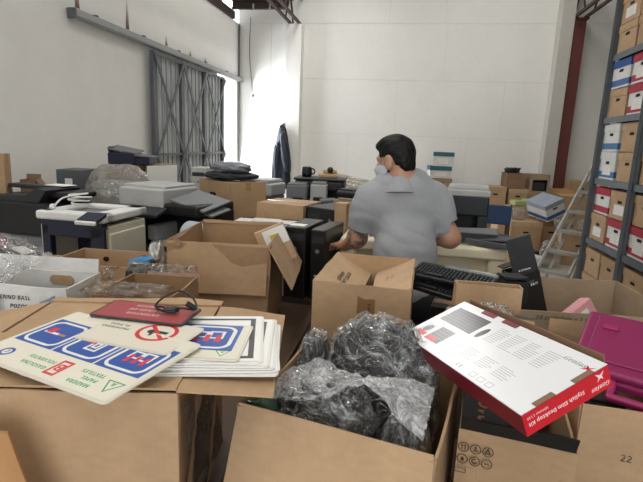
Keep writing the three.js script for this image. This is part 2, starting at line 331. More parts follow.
// film draped over a height function f(u, v) -> [x, y, z]
function drape(nu, nv, f, crease = 0.02, freq = 6, seed = 1) {
  const pos = [], idx = [];
  for (let j = 0; j <= nv; j++) for (let i = 0; i <= nu; i++) {
    const u = i / nu, v = j / nv, [x, y, z] = f(u, v);
    const c = crease * (ridged(u * freq + seed, v * freq * 1.6, seed) * 0.6 + ridged(u * freq * 2.3 + v * 3, v * freq * 3.1 + seed, 3.3) * 0.35 + N(u * freq * 6, v * freq * 6, seed) * 0.25);
    pos.push(x + c * 0.5 * N(u * 7, v * 7, 8 + seed), y + c, z + c * 0.5 * N(u * 8, v * 6, 2 + seed));
  }
  for (let j = 0; j < nv; j++) for (let i = 0; i < nu; i++) { const a = j * (nu + 1) + i; idx.push(a, a + 1, a + nu + 1, a + 1, a + nu + 2, a + nu + 1); }
  const g = new THREE.BufferGeometry(); g.setAttribute('position', new THREE.Float32BufferAttribute(pos, 3)); g.setIndex(idx); g.computeVertexNormals();
  return plain(g);
}
// plain work table, mostly hidden under the boxes
function table(label, x0, x1, z0, z1, h = 0.75) {
  const t = thing('work_table', label, 'table', [(x0 + x1) / 2, 0, (z0 + z1) / 2]), w = x1 - x0, d = z1 - z0;
  obj('tabletop', rbox(w, 0.035, d, 0, h - 0.0175, 0, 0.006), plas(0x5a4636, 0.6), t);
  obj('apron', [box(w - 0.12, 0.08, 0.02, 0, h - 0.075, d / 2 - 0.05), box(w - 0.12, 0.08, 0.02, 0, h - 0.075, -d / 2 + 0.05)], S.gateDark, t);
  for (const sx of [-1, 1]) for (const sz of [-1, 1]) obj('leg', box(0.05, h - 0.035, 0.05, sx * (w / 2 - 0.05), (h - 0.035) / 2, sz * (d / 2 - 0.05)), S.gateDark, t);
}
// signed distance modelling -> one continuous surface
const smin = (a, b, k) => { const h = Math.max(k - Math.abs(a - b), 0) / k; return Math.min(a, b) - h * h * k * 0.25; };
function capsule(a, b, ra, rb) {
  const ax = a[0], ay = a[1], az = a[2], dx = b[0] - ax, dy = b[1] - ay, dz = b[2] - az, L = dx * dx + dy * dy + dz * dz || 1e-9;
  const f = (x, y, z) => { const px = x - ax, py = y - ay, pz = z - az, t = Math.max(0, Math.min(1, (px * dx + py * dy + pz * dz) / L)); return Math.hypot(px - dx * t, py - dy * t, pz - dz * t) - (ra + (rb - ra) * t); };
  f.c = [(a[0] + b[0]) / 2, (a[1] + b[1]) / 2, (a[2] + b[2]) / 2]; f.R = Math.sqrt(L) / 2 + Math.max(ra, rb);
  return f;
}
function ellipsoid(c, r, q) {   // q: quaternion turning local to world
  const qi = q ? q.clone().invert() : null, v = new THREE.Vector3(), m = Math.min(...r);
  const f = (x, y, z) => {
    v.set(x - c[0], y - c[1], z - c[2]); if (qi) v.applyQuaternion(qi);
    const k0 = Math.hypot(v.x / r[0], v.y / r[1], v.z / r[2]), k1 = Math.hypot(v.x / (r[0] * r[0]), v.y / (r[1] * r[1]), v.z / (r[2] * r[2]));
    return k1 < 1e-9 ? -m : k0 * (k0 - 1) / k1;
  };
  f.c = c; f.R = Math.max(...r);
  return f;
}
function march(shapes, k, centre, half, res, cut) {
  const mc = new MarchingCubes(res, undefined, false, false, 400000); mc.isolation = 0;
  const hs = res / 2, fld = mc.field;
  for (let z = 0; z < res; z++) for (let y = 0; y < res; y++) for (let x = 0; x < res; x++) {
    const X = centre[0] + (x - hs) / hs * half, Y = centre[1] + (y - hs) / hs * half, Z = centre[2] + (z - hs) / hs * half;
    let d = 1;
    for (const s of shapes) {
      const far = Math.hypot(X - s.c[0], Y - s.c[1], Z - s.c[2]) - s.R;
      if (far > k + 0.05 && far > d) continue;
      d = smin(d, s(X, Y, Z), k);
    }
    if (cut) d = cut(d, X, Y, Z);
    fld[z * res * res + y * res + x] = -d;
  }
  mc.update();
  const n = mc.count ?? mc.geometry.drawRange.count, g = new THREE.BufferGeometry();
  const p = mc.positionArray.slice(0, n * 3), nn = mc.normalArray.slice(0, n * 3);
  for (let i = 0; i < n; i++) for (let c = 0; c < 3; c++) p[i * 3 + c] = p[i * 3 + c] * half + centre[c];
  g.setAttribute('position', new THREE.BufferAttribute(p, 3)); g.setAttribute('normal', new THREE.BufferAttribute(nn, 3));
  return smooth(g);
}
function smooth(g) { g.deleteAttribute('normal'); const m = mergeVertices(g, 1e-5); m.computeVertexNormals(); return plain(m); }
// ---------------------------------------------------------------- steel shelving with archive boxes
{
  const x0 = 2.0, x1 = 2.48, Z = [-5.66, -4.74, -3.82], LV = [0.12, 0.78, 1.42, 2.04, 2.66];
  const t = thing('storage_shelf', 'tall grey steel shelving unit filled with archive boxes', 'shelf', [x0, 0, Z[0]]);
  for (const z of Z) for (const x of [0, x1 - x0]) { const s = x ? -1 : 1; obj('post', [box(0.036, 3.3, 0.004, s * 0.018, 1.65, z - Z[0] + 0.03), box(0.004, 3.3, 0.065, 0, 1.65, z - Z[0])], S.shelf, t); }
  for (const y of LV) for (let b = 0; b < 2; b++) {
    const za = Z[b] - Z[0] + 0.036, L = Z[b + 1] - Z[b] - 0.072, D = x1 - x0;
    obj('shelf_panel', [box(D - 0.01, 0.004, L, D / 2, y - 0.002, za + L / 2), box(0.004, 0.06, L + 0.07, 0.004, y - 0.03, za + L / 2), box(0.004, 0.06, L + 0.07, D - 0.004, y - 0.03, za + L / 2), box(D - 0.02, 0.04, 0.004, D / 2, y - 0.022, za), box(D - 0.02, 0.04, 0.004, D / 2, y - 0.022, za + L)], S.shelf, t);
  }
  obj('gusset_brace', [bar([0.06, 1.46, -0.006], [0.44, 2.0, -0.006], 0.03, 0.004), bar([0.44, 1.46, -0.01], [0.06, 2.0, -0.01], 0.03, 0.004)], S.shelf, t);
  const C = { tan: [K.tan, K.tan, null, 'brown'], kraft: [K.kraft, K.kraft, null, 'darker brown'], blue: [K.white, card(0x33579b), P.blue, 'white blue-lidded'], red: [K.white, card(0xb23347), card(0xb23347), 'white red-lidded'], wblue: [K.white, K.white, plas(0x2f6f9f, 0.6), 'white blue-striped'] };
  const nth = ['bottom', 'second', 'third', 'fourth', 'fifth'];
  // rows per level: bay 0 far columns then bay 1; each column lists its boxes from below
  const fill = [
    [[['tan', 'tan'], ['tan', 'kraft']], [['tan', 'tan'], ['kraft', 'tan']]],
    [[['tan', 'red'], ['red', 'tan']], [['red', 'tan'], ['tan', 'tan']]],
    [[['wblue', 'wblue'], ['tan', 'tan']], [['tan', 'kraft'], ['tan', 'red']]],
    [[['tan', 'blue'], ['red', 'red']], [['red', 'tan'], ['tan', 'tan']]],
    [[['tan', 'tan'], ['kraft', 'tan']], [['tan', 'tan'], ['kraft', 'tan']]],
  ];
  fill.forEach((bays, L) => bays.forEach((cols, b) => cols.forEach((list, c) => list.forEach((k, r) => {
    const [m, lid, band, word] = C[k], w = 0.385, z = Z[b] + 0.245 + c * 0.43 + (rnd() - 0.5) * 0.02, hh = [0.27, 0.265][r];
    archiveBox(`${word} archive box, ${r ? 'upper' : 'lower'} row on the ${nth[L]} shelf up, ${['first', 'second', 'third', 'fourth'][b * 2 + c]} column from the ladder`, {
      pos: [x0 + 0.225 + rnd() * 0.015, LV[L] + r * 0.282 + 0.001, z], turn: -Math.PI / 2 + (rnd() - 0.5) * 0.05, w, d: 0.4, h: hh, mat: m, lid, band, form: rnd() > 0.62, group: 'archive boxes on the steel shelving',
    });
  }))));
  const c = thing('white_carton', 'small white carton lying on the red-lidded box, second shelf from below', 'carton', [2.2, 0.78 + 0.552, -5.42], 0.3);
  obj('body', rbox(0.2, 0.045, 0.13, 0, 0.024, 0, 0.006), paper, c); obj('flap', box(0.2, 0.002, 0.05, 0, 0.052, 0.045, -0.2), paper, c);
}
{ // aluminium step ladder leaning beside the shelving
  const t = thing('step_ladder', 'aluminium step ladder with flat treads leaning beside the shelving', 'ladder', [0, 0, 0]);
  const L0 = V([1.616, 0, -6.196]), R0 = V([1.875, 0, -5.977]);
  const across = R0.clone().sub(L0), lean = new THREE.Vector3(0.74, 1.68, -0.5);
  t.position.set(L0.x, 0, L0.z);
  const wv = across.clone().setLength(0.4);
  const at = (s, f) => wv.clone().multiplyScalar(s * (1 - 0.22 * f) + 0.11 * f).add(lean.clone().multiplyScalar(f)).toArray();
  for (const s of [0, 1]) { const r = obj('rail', [bar(at(s, 0.005), at(s, 1), 0.024, 0.07)], S.alu, t); obj('rubber_foot', bar(at(s, 0), at(s, 0.03), 0.034, 0.08), P.black, r); }
  for (const f of [0.14, 0.285, 0.43, 0.575, 0.72, 0.865]) {
    const a = at(0, f), b = at(1, f), c = [(a[0] + b[0]) / 2, a[1], (a[2] + b[2]) / 2], ry = Math.atan2(-(b[2] - a[2]), b[0] - a[0]);
    obj('tread', [box(wv.length() * (1 - 0.22 * f), 0.02, 0.1, ...c, 0, ry), box(wv.length() * (1 - 0.22 * f), 0.035, 0.006, c[0] + Math.sin(ry) * 0.048, c[1] - 0.01, c[2] + Math.cos(ry) * 0.048, 0, ry)], S.alu, t);
  }
  // rear prop legs of the folded ladder
  for (const s of [0.1, 0.9]) { const a = at(s, 0.98), b = at(s, 0.02); obj('rear_leg', bar([a[0] + 0.03, a[1], a[2] - 0.05], [b[0] + 0.16, 0.02, b[2] - 0.12], 0.02, 0.03), S.alu, t); }
  obj('top_cap', bar(at(-0.03, 1), at(1.03, 1), 0.03, 0.12), S.alu, t);
}
// ---------------------------------------------------------------- stacks of boxes at the back wall
function stack(x, z, list) {   // list: [label, w, d, h, turn, options, dx, dz]
  let y = 0.001;
  for (const [label, w, d, h, turn, opt = {}, dx = 0, dz = 0] of list) { archiveBox(label, { pos: [x + dx, y, z + dz], turn, w, d, h, group: 'boxes stacked by the pillar', ...opt }); y += h + (opt.lid === null ? 0.001 : 0.006); }
  return y;
}
{
  stack([1.621, 0.78, -9.2][0], -9.2, [['brown box, lowest of the stack behind the blue chair', 0.34, 0.4, 0.34, 0.1], ['brown box with a slot, middle of the stack behind the blue chair', 0.35, 0.42, 0.34, 0.02], ['lidded brown box with a slot, topmost of the stack behind the blue chair', 0.36, 0.42, 0.34, -0.04]]);
  const y2 = stack([1.995, 0.797, -9.25][0], -9.25, [['brown box, lowest below the box of black cables', 0.33, 0.4, 0.33, 0.05], ['brown box, second up below the box of black cables', 0.33, 0.4, 0.33, -0.05], ['brown lidded box directly below the box of black cables', 0.33, 0.42, 0.34, 0.06, { lid: K.tanLight }]]);
  carton('cable_carton', 'open reddish brown box heaped with black cables on top of a stack', { pos: [[1.923, 1.338, -9.2][0], y2, -9.2], turn: 0.08, w: 0.32, d: 0.34, h: 0.27, mat: K.brown });
  const cb = thing('cable_tangle', 'tangle of black cables heaped on the reddish brown box by the pillar', 'cables', [[1.892, 1.461, -9.2][0], y2 + 0.24, -9.2]);
  cb.userData.kind = 'stuff';
  for (let i = 0; i < 7; i++) { const a = i * 0.9, pts = []; for (let k = 0; k < 6; k++) pts.push([Math.cos(a + k * 1.3) * (0.1 + 0.06 * rnd()), 0.02 + 0.1 * rnd(), Math.sin(a + k * 1.1) * 0.1]); obj('cable', tube(pts, 0.013, 24), P.black, cb); }
  const y3 = stack([2.352, 0.812, -9.3][0], -9.3, [['brown box, lowest of the stack touching the pillar', 0.33, 0.4, 0.32, 0], ['brown box, second up in the stack touching the pillar', 0.33, 0.4, 0.32, 0.03], ['brown box, third up in the stack touching the pillar', 0.33, 0.4, 0.32, 0.03]]);
  // old monitor-like box with a dark opening in front
  const ob = thing('open_front_box', 'brown box with a dark rectangular opening, topmost of the stack touching the pillar', 'box', [[2.352, 0.812, -9.3][0], y3, -9.28], 0.02);
  obj('body', [box(0.34, 0.012, 0.36, 0, 0.006, 0), box(0.34, 0.012, 0.36, 0, 0.3, 0), box(0.012, 0.29, 0.36, -0.164, 0.15, 0), box(0.012, 0.29, 0.36, 0.164, 0.15, 0), box(0.32, 0.29, 0.01, 0, 0.15, -0.175), box(0.05, 0.29, 0.01, -0.14, 0.15, 0.175), box(0.03, 0.29, 0.01, 0.15, 0.15, 0.175), box(0.32, 0.09, 0.01, 0, 0.256, 0.175)], K.tanGrey, ob);
  obj('packed_machine', rbox(0.22, 0.16, 0.28, 0.01, 0.095, 0, 0.02), P.charcoal, ob);
  // green packet on the lower stack
  const gp = thing('green_packet', 'pale green packet lying on the front of the stacked boxes', 'packet', [[2.065, 1.145, -8.75][0], 0.96, -8.75], 0.3);
  // front group
  const fx = [2.008, 0.553, -8.4][0];
  const pallet = thing('wooden_pallet', 'low wooden pallet carrying the front brown boxes', 'pallet', [fx + 0.02, 0, -8.5]);
  for (let i = 0; i < 6; i++) obj('plank', box(1.16, 0.018, 0.09, 0, 0.111, -0.42 + i * 0.165), K.brown, pallet);
  for (const x of [-0.58, 0, 0.58]) obj('bearer', box(0.08, 0.1, 0.94, x, 0.051, 0), K.brown, pallet);
  archiveBox('large brown box with a notched lid at the front of the pallet', { pos: [fx - 0.04, 0.122, -8.28], turn: 0.08, w: 0.48, d: 0.4, h: 0.44, lid: K.tanLight });
  carton('upright_box', 'narrow brown box standing on end beside the notched-lid box', { pos: [fx - 0.42, 0.122, -8.32], turn: 0.2, w: 0.12, d: 0.3, h: 0.5, mat: K.tanLight, taped: true });
  archiveBox('brown box under the tilted blue and white box', { pos: [fx + 0.42, 0.122, -8.48], turn: -0.06, w: 0.36, d: 0.44, h: 0.44, lid: K.tanDark });
  archiveBox('brown box behind the notched-lid box on the pallet', { pos: [fx + 0.0, 0.122, -8.81], turn: 0.03, w: 0.44, d: 0.3, h: 0.62, lid: K.tan });
  gp.position.set(fx + 0.02, 0.751, -8.82); obj('packet', rbox(0.34, 0.09, 0.2, 0, 0.045, 0, 0.02), plas(0xa9b87c, 0.6), gp); obj('fold', rbox(0.1, 0.03, 0.19, 0.1, 0.1, 0, 0.01), plas(0xa9b87c, 0.6), gp);
  archiveBox('blue and white striped archive box lying tilted on the brown boxes', { pos: [fx + 0.32, 0.68, -8.33], turn: 0.45, w: 0.34, d: 0.46, h: 0.27, mat: K.white, lid: card(0x9aa3ae), band: P.blue, tilt: [0.1, 0.42] });
  const bag = obj('plastic_bag', move(lump(0.11, 0.1, 0.12, 3, 0.3, 18), fx - 0.12, 0.57, -8.3), cloudyFilm); tag(bag, 'crumpled clear plastic bag on the notched-lid brown box', 'bag');
  const sheetP = obj('white_sheet', box(0.02, 0.34, 0.2, fx - 0.36, 0.175, -7.93, 0, 0.3, 0.12), paper); tag(sheetP, 'white sheet standing against the front brown box', 'paper');
  // right of the pillar
  const rx = [2.825, 1.034, -9.15][0] + 0.06;
  stack(rx - 0.0, -9.15, [['brown box, lowest of the two right of the steel column', 0.46, 0.4, 0.42, 0.1, { lid: null }]]);
  carton('open_carton', 'open brown box with a raised flap beside the steel column', { pos: [rx, 0.43, -9.15], turn: 0.12, w: 0.46, d: 0.4, h: 0.5, mat: K.tan, flaps: { b: [60, 0.2, 0, K.orange], f: [-80, 0.2] } });
  stack(rx + 0.86, -9.3, [['brown box, lowest in the stack behind the ladder', 0.5, 0.5, 0.42, 0], ['brown box, second up in the stack behind the ladder', 0.5, 0.5, 0.4, 0.04], ['brown box, topmost in the stack behind the ladder', 0.5, 0.42, 0.36, 0]]);
  stack(rx + 0.3, -9.7, [['brown box, lowest in the stack behind the raised flap', 0.42, 0.4, 0.42, 0], ['brown box, second up in the stack behind the raised flap', 0.42, 0.4, 0.4, 0.04], ['brown box, topmost in the stack behind the raised flap', 0.42, 0.4, 0.34, 0.05]]);
  archiveBox('brown box with a slot seen between the ladder treads', { pos: [[2.589, 0.744, -7.9][0] + 0.08, 0.001, -7.85], turn: -0.1, w: 0.5, d: 0.4, h: 0.5, lid: K.tan });
  for (const [dx, dz, s, l] of [[0.02, -0.02, 5, 'clear crumpled plastic bag on the box behind the ladder, farther from the shelving'], [0.24, 0.05, 9, 'clear crumpled plastic bag closer to the shelving, on the box behind the ladder']]) { const b = obj('crumpled_bag', move(lump(0.11, 0.09, 0.12, s, 0.3, 16), [2.589, 0.744, -7.9][0] + dx * 1.3 - 0.15, 0.507, -7.9 + dz), cloudyFilm); tag(b, l, 'bag'); }
  tag(obj('plastic_bag', move(lump(0.14, 0.2, 0.12, 15, 0.3, 16), [2.219, 0.618, -7.55][0], 0.001, -7.5), cloudyFilm), 'clear plastic bag on the floor beside the pallet', 'bag');
  const sm = thing('small_white_device', 'small white device with black foot on the floor by the pallet', 'device', [[1.942, 0.486, -7.5][0], 0, -7.4], 0.4);
  obj('housing', rbox(0.26, 0.14, 0.2, 0, 0.1, 0, 0.04), P.white, sm); obj('foot', rbox(0.2, 0.06, 0.16, 0, 0.03, 0, 0.02), P.black, sm);
}
{ // blue chair behind the printer, green bag beneath
  const c = thing('visitor_chair', 'blue visitor chair with black metal legs behind the large printer', 'chair', [[1.298, 0.408, -7.1][0], 0, -7.1], -0.25);
  obj('seat', rbox(0.44, 0.05, 0.44, 0, 0.45, 0, 0.02), plas(0x2d4568, 0.8), c); obj('backrest', rbox(0.42, 0.28, 0.04, 0, 0.75, -0.22, 0.02, -0.12), plas(0x2d4568, 0.8), c);
  for (const [x, z] of [[-0.2, 0.2], [0.2, 0.2], [-0.2, -0.2], [0.2, -0.2]]) obj('leg', cyl(0.011, 0.011, 0.43, x, 0.215, z), P.black, c);
  obj('back_frame', [tube([[-0.2, 0.44, -0.2], [-0.19, 0.7, -0.24], [-0.19, 0.9, -0.27]], 0.011, 12), tube([[0.2, 0.44, -0.2], [0.19, 0.7, -0.24], [0.19, 0.9, -0.27]], 0.011, 12)], P.black, c);
  tag(obj('green_bag', move(lump(0.13, 0.12, 0.13, 22, 0.3, 16), [1.55, 0.332, -7.6][0], 0.001, -7.6), P.green), 'crumpled green bag on the floor beside the blue chair', 'bag');
}
{ // large printer with white top right of the man
  const e = { c: [0.656, 1.191, -5.121], w: 0.443, turn: -0.117 }, h = e.c[1], d = 0.5, t = thing('office_printer', 'large dark printer with a white top standing beyond the man', 'printer', under(e, d, h), e.turn), w = e.w;
  obj('body', [rbox(w - 0.02, h - 0.5, d - 0.02, 0, (h - 0.5) / 2, 0, 0.02), rbox(w - 0.02, 0.2, d - 0.02, 0, h - 0.1, 0, 0.02), rbox(0.06, 0.34, d - 0.04, -w / 2 + 0.04, h - 0.34, 0, 0.01), rbox(0.1, 0.34, d - 0.04, w / 2 - 0.06, h - 0.34, 0, 0.01), rbox(w - 0.1, 0.34, 0.2, 0, h - 0.34, -0.12, 0.01)], P.darkTeal, t);
  obj('output_tray', box(w - 0.16, 0.02, 0.3, 0, h - 0.46, 0.06, 0.2), P.black, t);
  obj('paper_guide', [rbox(0.12, 0.05, 0.2, -0.05, h - 0.4, 0.1, 0.01), rbox(0.04, 0.1, 0.2, 0.09, h - 0.38, 0.1, 0.01)], P.charcoal, t);
  obj('lid', [rbox(w, 0.07, d, 0, h + 0.03, 0, 0.02), rbox(w - 0.03, 0.045, d - 0.06, 0, h + 0.075, -0.02, 0.018), rbox(w - 0.16, 0.012, 0.08, 0, h + 0.1, 0.12, 0.005)], P.lightGrey, t);
  for (let i = 0; i < 2; i++) { const y = h - 0.68 - i * 0.2, dr = obj('paper_drawer', rbox(w - 0.05, 0.17, 0.02, 0, y, d / 2 - 0.004, 0.008), P.charcoal, t); obj('drawer_handle', box(0.1, 0.02, 0.012, 0.06, y + 0.05, d / 2 + 0.008), P.midGrey, dr); }
}
{ // boxes and papers along the back wall, beyond the man
  const x = [0.654, 1.086, -9.3][0], tx = [1.128, 0.935, -9.2][0];
  table('long table against the back wall carrying papers and archive boxes', x - 0.6, x + 0.76, -9.75, -9.0, 0.92);
  archiveBox('brown box under the two teal-lidded boxes at the back wall', { pos: [x, 0.921, -9.35], turn: 0.05, w: 0.38, d: 0.42, h: 0.2, lid: K.tanDark });
  archiveBox('white archive box with teal lid, lower of the pair by the wall', { pos: [x - 0.03, 1.128, -9.35], turn: 0.1, w: 0.38, d: 0.4, h: 0.21, mat: K.white, lid: card(0x3b6f7a), form: true, slot: false, group: 'teal-lidded boxes' });
  archiveBox('white archive box with teal lid, upper of the pair by the wall', { pos: [x + 0.03, 1.346, -9.35], turn: -0.05, w: 0.36, d: 0.38, h: 0.25, mat: K.white, lid: card(0x3b6f7a), form: true, slot: false, group: 'teal-lidded boxes' });
  archiveBox('brown box left of the teal-lidded pair, half behind the man', { pos: [x - 0.38, 0.921, -9.35], turn: 0.08, w: 0.34, d: 0.4, h: 0.19, lid: K.tan });
  for (const [i, dx, w] of [[0, 0.34, 0.24], [1, 0.6, 0.22]]) tag(obj('paper_stack', [0, 1, 2, 3].map((k) => box(w, 0.012, 0.24, x + dx + 0.005 * (k % 2), 0.928 + k * 0.0125, -9.3, 0, 0.05 * k)), i === 1 ? K.tanGrey : paper), ['white stack of papers nearest the teal-lidded boxes', 'greyish stack of card on the table by the wall', 'white stack of papers on the table nearest the chair'][i], 'papers');
}
// ---------------------------------------------------------------- jacket on the back wall
{
  const t = thing('hanging_jacket', 'dark blue jacket hanging from a hook on the corner pilaster', 'jacket', [[-2.487, 1.9, -9.7][0], 0, -9.66]);
  const g = new THREE.CylinderGeometry(0.04, 0.2, 1.25, 48, 30, true), p = g.attributes.position;
  for (let i = 0; i < p.count; i++) {
    const y = p.getY(i), f = (0.625 - y) / 1.25, a = Math.atan2(p.getZ(i), p.getX(i)), r = (0.05 + 0.2 * Math.pow(f, 0.55) - 0.06 * f) * (1 + 0.22 * Math.sin(a * 7 + f * 2) * f + 0.16 * N(Math.cos(a) * 2, f * 4, Math.sin(a) * 2));
    p.setXYZ(i, Math.cos(a) * r * 0.95 + 0.03 * N(f * 3, 1, 2) - 0.03 * f, 1.35 + y, Math.sin(a) * r * 0.55);
  }
  g.computeVertexNormals();
  const cloth = new THREE.MeshPhysicalMaterial({ color: 0x151b28, roughness: 0.45, sheen: 0.12, sheenColor: new THREE.Color(0x8090b0), side: THREE.DoubleSide });
  obj('jacket_body', g, cloth, t);
  const sl = lump(0.09, 0.42, 0.08, 31, 0.25, 20, 2); obj('sleeve', move(sl, 0.13, 1.05, 0.03, 0, 0, 0.14), cloth, t);
  obj('sleeve', move(lump(0.08, 0.44, 0.07, 35, 0.25, 20, 2), -0.12, 0.78, 0.05, 0, 0, -0.04), cloth, t);
  obj('collar', tube([[-0.05, 1.96, 0.03], [0, 1.99, 0.05], [0.05, 1.96, 0.03]], 0.022, 16), cloth, t);
  obj('hook', [cyl(0.008, 0.008, 0.12, 0, 2.0, -0.02, Math.PI / 2), box(0.05, 0.08, 0.01, 0, 2.0, -0.07)], S.conduit, t);
}
// ---------------------------------------------------------------- machines and boxes on the left and middle
table('long work table behind the open cartons carrying the flat carton', -1.25, -0.43, -4.12, -3.4, 0.75);
table('work table at the back corner carrying grey printers', -2.3, -1.4, -6.4, -5.4, 0.75);
table('small table carrying the slotted carton', -2.02, -1.32, -4.85, -3.95, 0.75);
table('small table carrying black machine parts before the gateway', -1.3, -0.66, -4.9, -4.14, 0.75);
{ // beige photocopier with dark blue recess, scanner lid off
  const e = { c: [-1.966, 1.199, -2.586], w: 0.446, turn: -0.034 }, h = 1.13, d = 0.44, w = e.w, t = thing('photocopier', 'cream photocopier with dark blue recess and open scanner bed', 'photocopier', under(e, d, e.c[1]), e.turn); t.scale.y = e.c[1] / h;
  obj('cabinet', [rbox(w, 0.62, d, 0, 0.33, 0, 0.02), rbox(0.05, 0.42, d, -w / 2 + 0.025, 0.84, 0, 0.012), rbox(0.1, 0.42, d, w / 2 - 0.05, 0.84, 0, 0.012), rbox(w - 0.1, 0.42, 0.16, 0, 0.84, -d / 2 + 0.08, 0.01)], P.cream, t);
  obj('recess', [box(w - 0.14, 0.02, d - 0.14, -0.02, 0.66, 0.05), box(w - 0.14, 0.34, 0.02, -0.02, 0.82, -d / 2 + 0.17), rbox(w - 0.08, 0.09, 0.06, 0, 0.68, d / 2 - 0.03, 0.015), rbox(w - 0.02, 0.1, 0.05, 0, 1.03, d / 2 - 0.02, 0.01), rbox(0.06, 0.42, 0.05, -w / 2 + 0.04, 0.84, d / 2 - 0.02, 0.01), rbox(0.1, 0.42, 0.05, w / 2 - 0.05, 0.84, d / 2 - 0.02, 0.01), box(w - 0.08, 0.02, d - 0.1, 0, 1.07, 0)], P.navy, t);
  obj('output_tray', box(w - 0.16, 0.012, d - 0.2, -0.02, 0.72, 0.06, 0.12), P.navy, t);
  const bed = obj('scanner_bed', [rbox(w + 0.03, 0.05, 0.1, 0, h - 0.03, d / 2 - 0.03, 0.015), rbox(w + 0.03, 0.05, 0.1, 0, h - 0.03, -d / 2 + 0.05, 0.015), rbox(0.09, 0.05, d, -w / 2 + 0.03, h - 0.03, 0, 0.015), rbox(0.12, 0.05, d, w / 2 - 0.045, h - 0.03, 0, 0.015)], P.white, t);
  obj('glass', box(w - 0.16, 0.006, d - 0.18, -0.01, h - 0.03, 0), P.screenGlass, bed);
  obj('control_panel', rbox(w * 0.3, 0.025, 0.11, w * 0.4, h - 0.02, d / 2 + 0.05, 0.01, 0.3), P.navy, t);
  obj('panel_edge', rbox(w * 0.3, 0.02, 0.02, w * 0.4, h - 0.04, d / 2 + 0.108, 0.005, 0.3), P.white, t);
  for (let i = 0; i < 2; i++) { const y = 0.53 - i * 0.2, dr = obj('paper_drawer', rbox(w - 0.03, 0.18, 0.02, 0, y, d / 2 + 0.002, 0.008), P.cream, t); obj('drawer_handle', box(0.12, 0.022, 0.01, -0.02, y + 0.05, d / 2 + 0.012), P.midGrey, dr); }
  for (let i = 0; i < 3; i++) { const y = 0.6 - i * 0.12; obj('side_catch', box(0.006, 0.03, 0.12, w / 2 + 0.002, y, 0.05), P.charcoal, t); }
  obj('side_cover', [rbox(0.02, 0.3, d - 0.06, w / 2 + 0.008, 0.86, 0, 0.008), rbox(0.02, 0.14, d - 0.06, w / 2 + 0.008, 0.6, 0, 0.008)], P.cream, t);
  const cpos = new THREE.Vector3(-w / 2 + 0.1, h - 0.004, -0.02); t.updateMatrixWorld(); t.localToWorld(cpos);
  const pts = []; for (let k = 0; k <= 30; k++) { const a = k * 0.62; pts.push([Math.cos(a) * (0.06 + 0.012 * Math.sin(k)), 0.01 + k * 0.0024, Math.sin(a) * (0.035 + 0.012 * Math.cos(k * 1.7))]); }
  pts.push([-0.09, 0.06, 0.06], [-0.13, 0.02, 0.1]);
  const coil = thing('coiled_cable', 'coil of white cable lying on the cream photocopier', 'cable', [cpos.x, cpos.y, cpos.z], 0.5); obj('cable', tube(pts, 0.006, 220, 6), P.white, coil); obj('plug', rbox(0.03, 0.03, 0.05, -0.14, 0.015, 0.12, 0.008), P.white, coil);
}
{ // black multifunction printer with grey document feeder
  const e = { c: [-1.843, 1.148, -3.24], w: 0.518, turn: -0.198 }, d = 0.5, h = e.c[1], w = e.w + 0.14, t = thing('multifunction_printer', 'black multifunction printer with light grey document feeder and side tray', 'printer', [under(e, d, h)[0] + 0.07, 0, under(e, d, h)[2]], e.turn);
  obj('cabinet', [rbox(w, 0.86, d, 0.03, 0.44, 0, 0.02), rbox(0.16, 0.3, d, -w / 2 + 0.11, 0.98, 0, 0.02), rbox(w, 0.08, d, 0.03, 1.15, 0, 0.02), rbox(w, 0.28, 0.2, 0.03, 0.98, -d / 2 + 0.1, 0.01)], P.black, t);
  obj('output_tray', [rbox(w * 0.72, 0.03, d - 0.1, 0.18, 0.9, 0.05, 0.01, 0, 0, 0.06), rbox(0.18, 0.05, d - 0.14, w / 2 + 0.16, 0.87, 0.05, 0.015, 0, 0, -0.15), rbox(0.09, 0.12, d - 0.2, -w / 2 + 0.24, 0.95, 0.05, 0.02)], P.lightGrey, t);
  obj('document_feeder', [rbox(w * 0.62, 0.14, d * 0.84, -0.13, h + 0.072, 0.05, 0.018), rbox(w * 0.58, 0.025, d * 0.74, -0.13, h + 0.15, 0.03, 0.01)], P.lightGrey, t);
  obj('feeder_cover', rbox(w * 0.46, 0.075, 0.012, -0.13, h + 0.066, d * 0.47 + 0.003, 0.006), P.lightGrey, t);
  obj('feeder_tray', [box(0.3, 0.012, d * 0.72, w / 2 - 0.08, h + 0.055, 0.04, 0.12, 0, -0.22), box(0.2, 0.012, d * 0.5, w / 2 + 0.0, h - 0.0, 0.04, 0.1, 0, -0.25)], P.grey, t);
  obj('control_panel', rbox(w * 0.5, 0.03, 0.14, -0.06, h - 0.02, d / 2 + 0.06, 0.01, 0.3), P.charcoal, t);
  for (let i = 0; i < 2; i++) { const y = 0.72 - i * 0.22, dr = obj('paper_drawer', rbox(w - 0.1, 0.2, 0.02, 0.05, y, d / 2 + 0.004, 0.01), P.charcoal, t); obj('drawer_handle', box(0.16, 0.025, 0.012, 0.05, y + 0.05, d / 2 + 0.015), P.black, dr); }
  obj('door_line', box(0.006, 0.5, 0.004, -w / 2 + 0.06, 0.85, d / 2 + 0.002), P.lightGrey, t);
  for (let i = 0; i < 3; i++) obj('indicator', box(0.012, 0.02, 0.004, -w / 2 + 0.05, 0.92 - i * 0.07, d / 2 + 0.004), P.lightGrey, t);
}
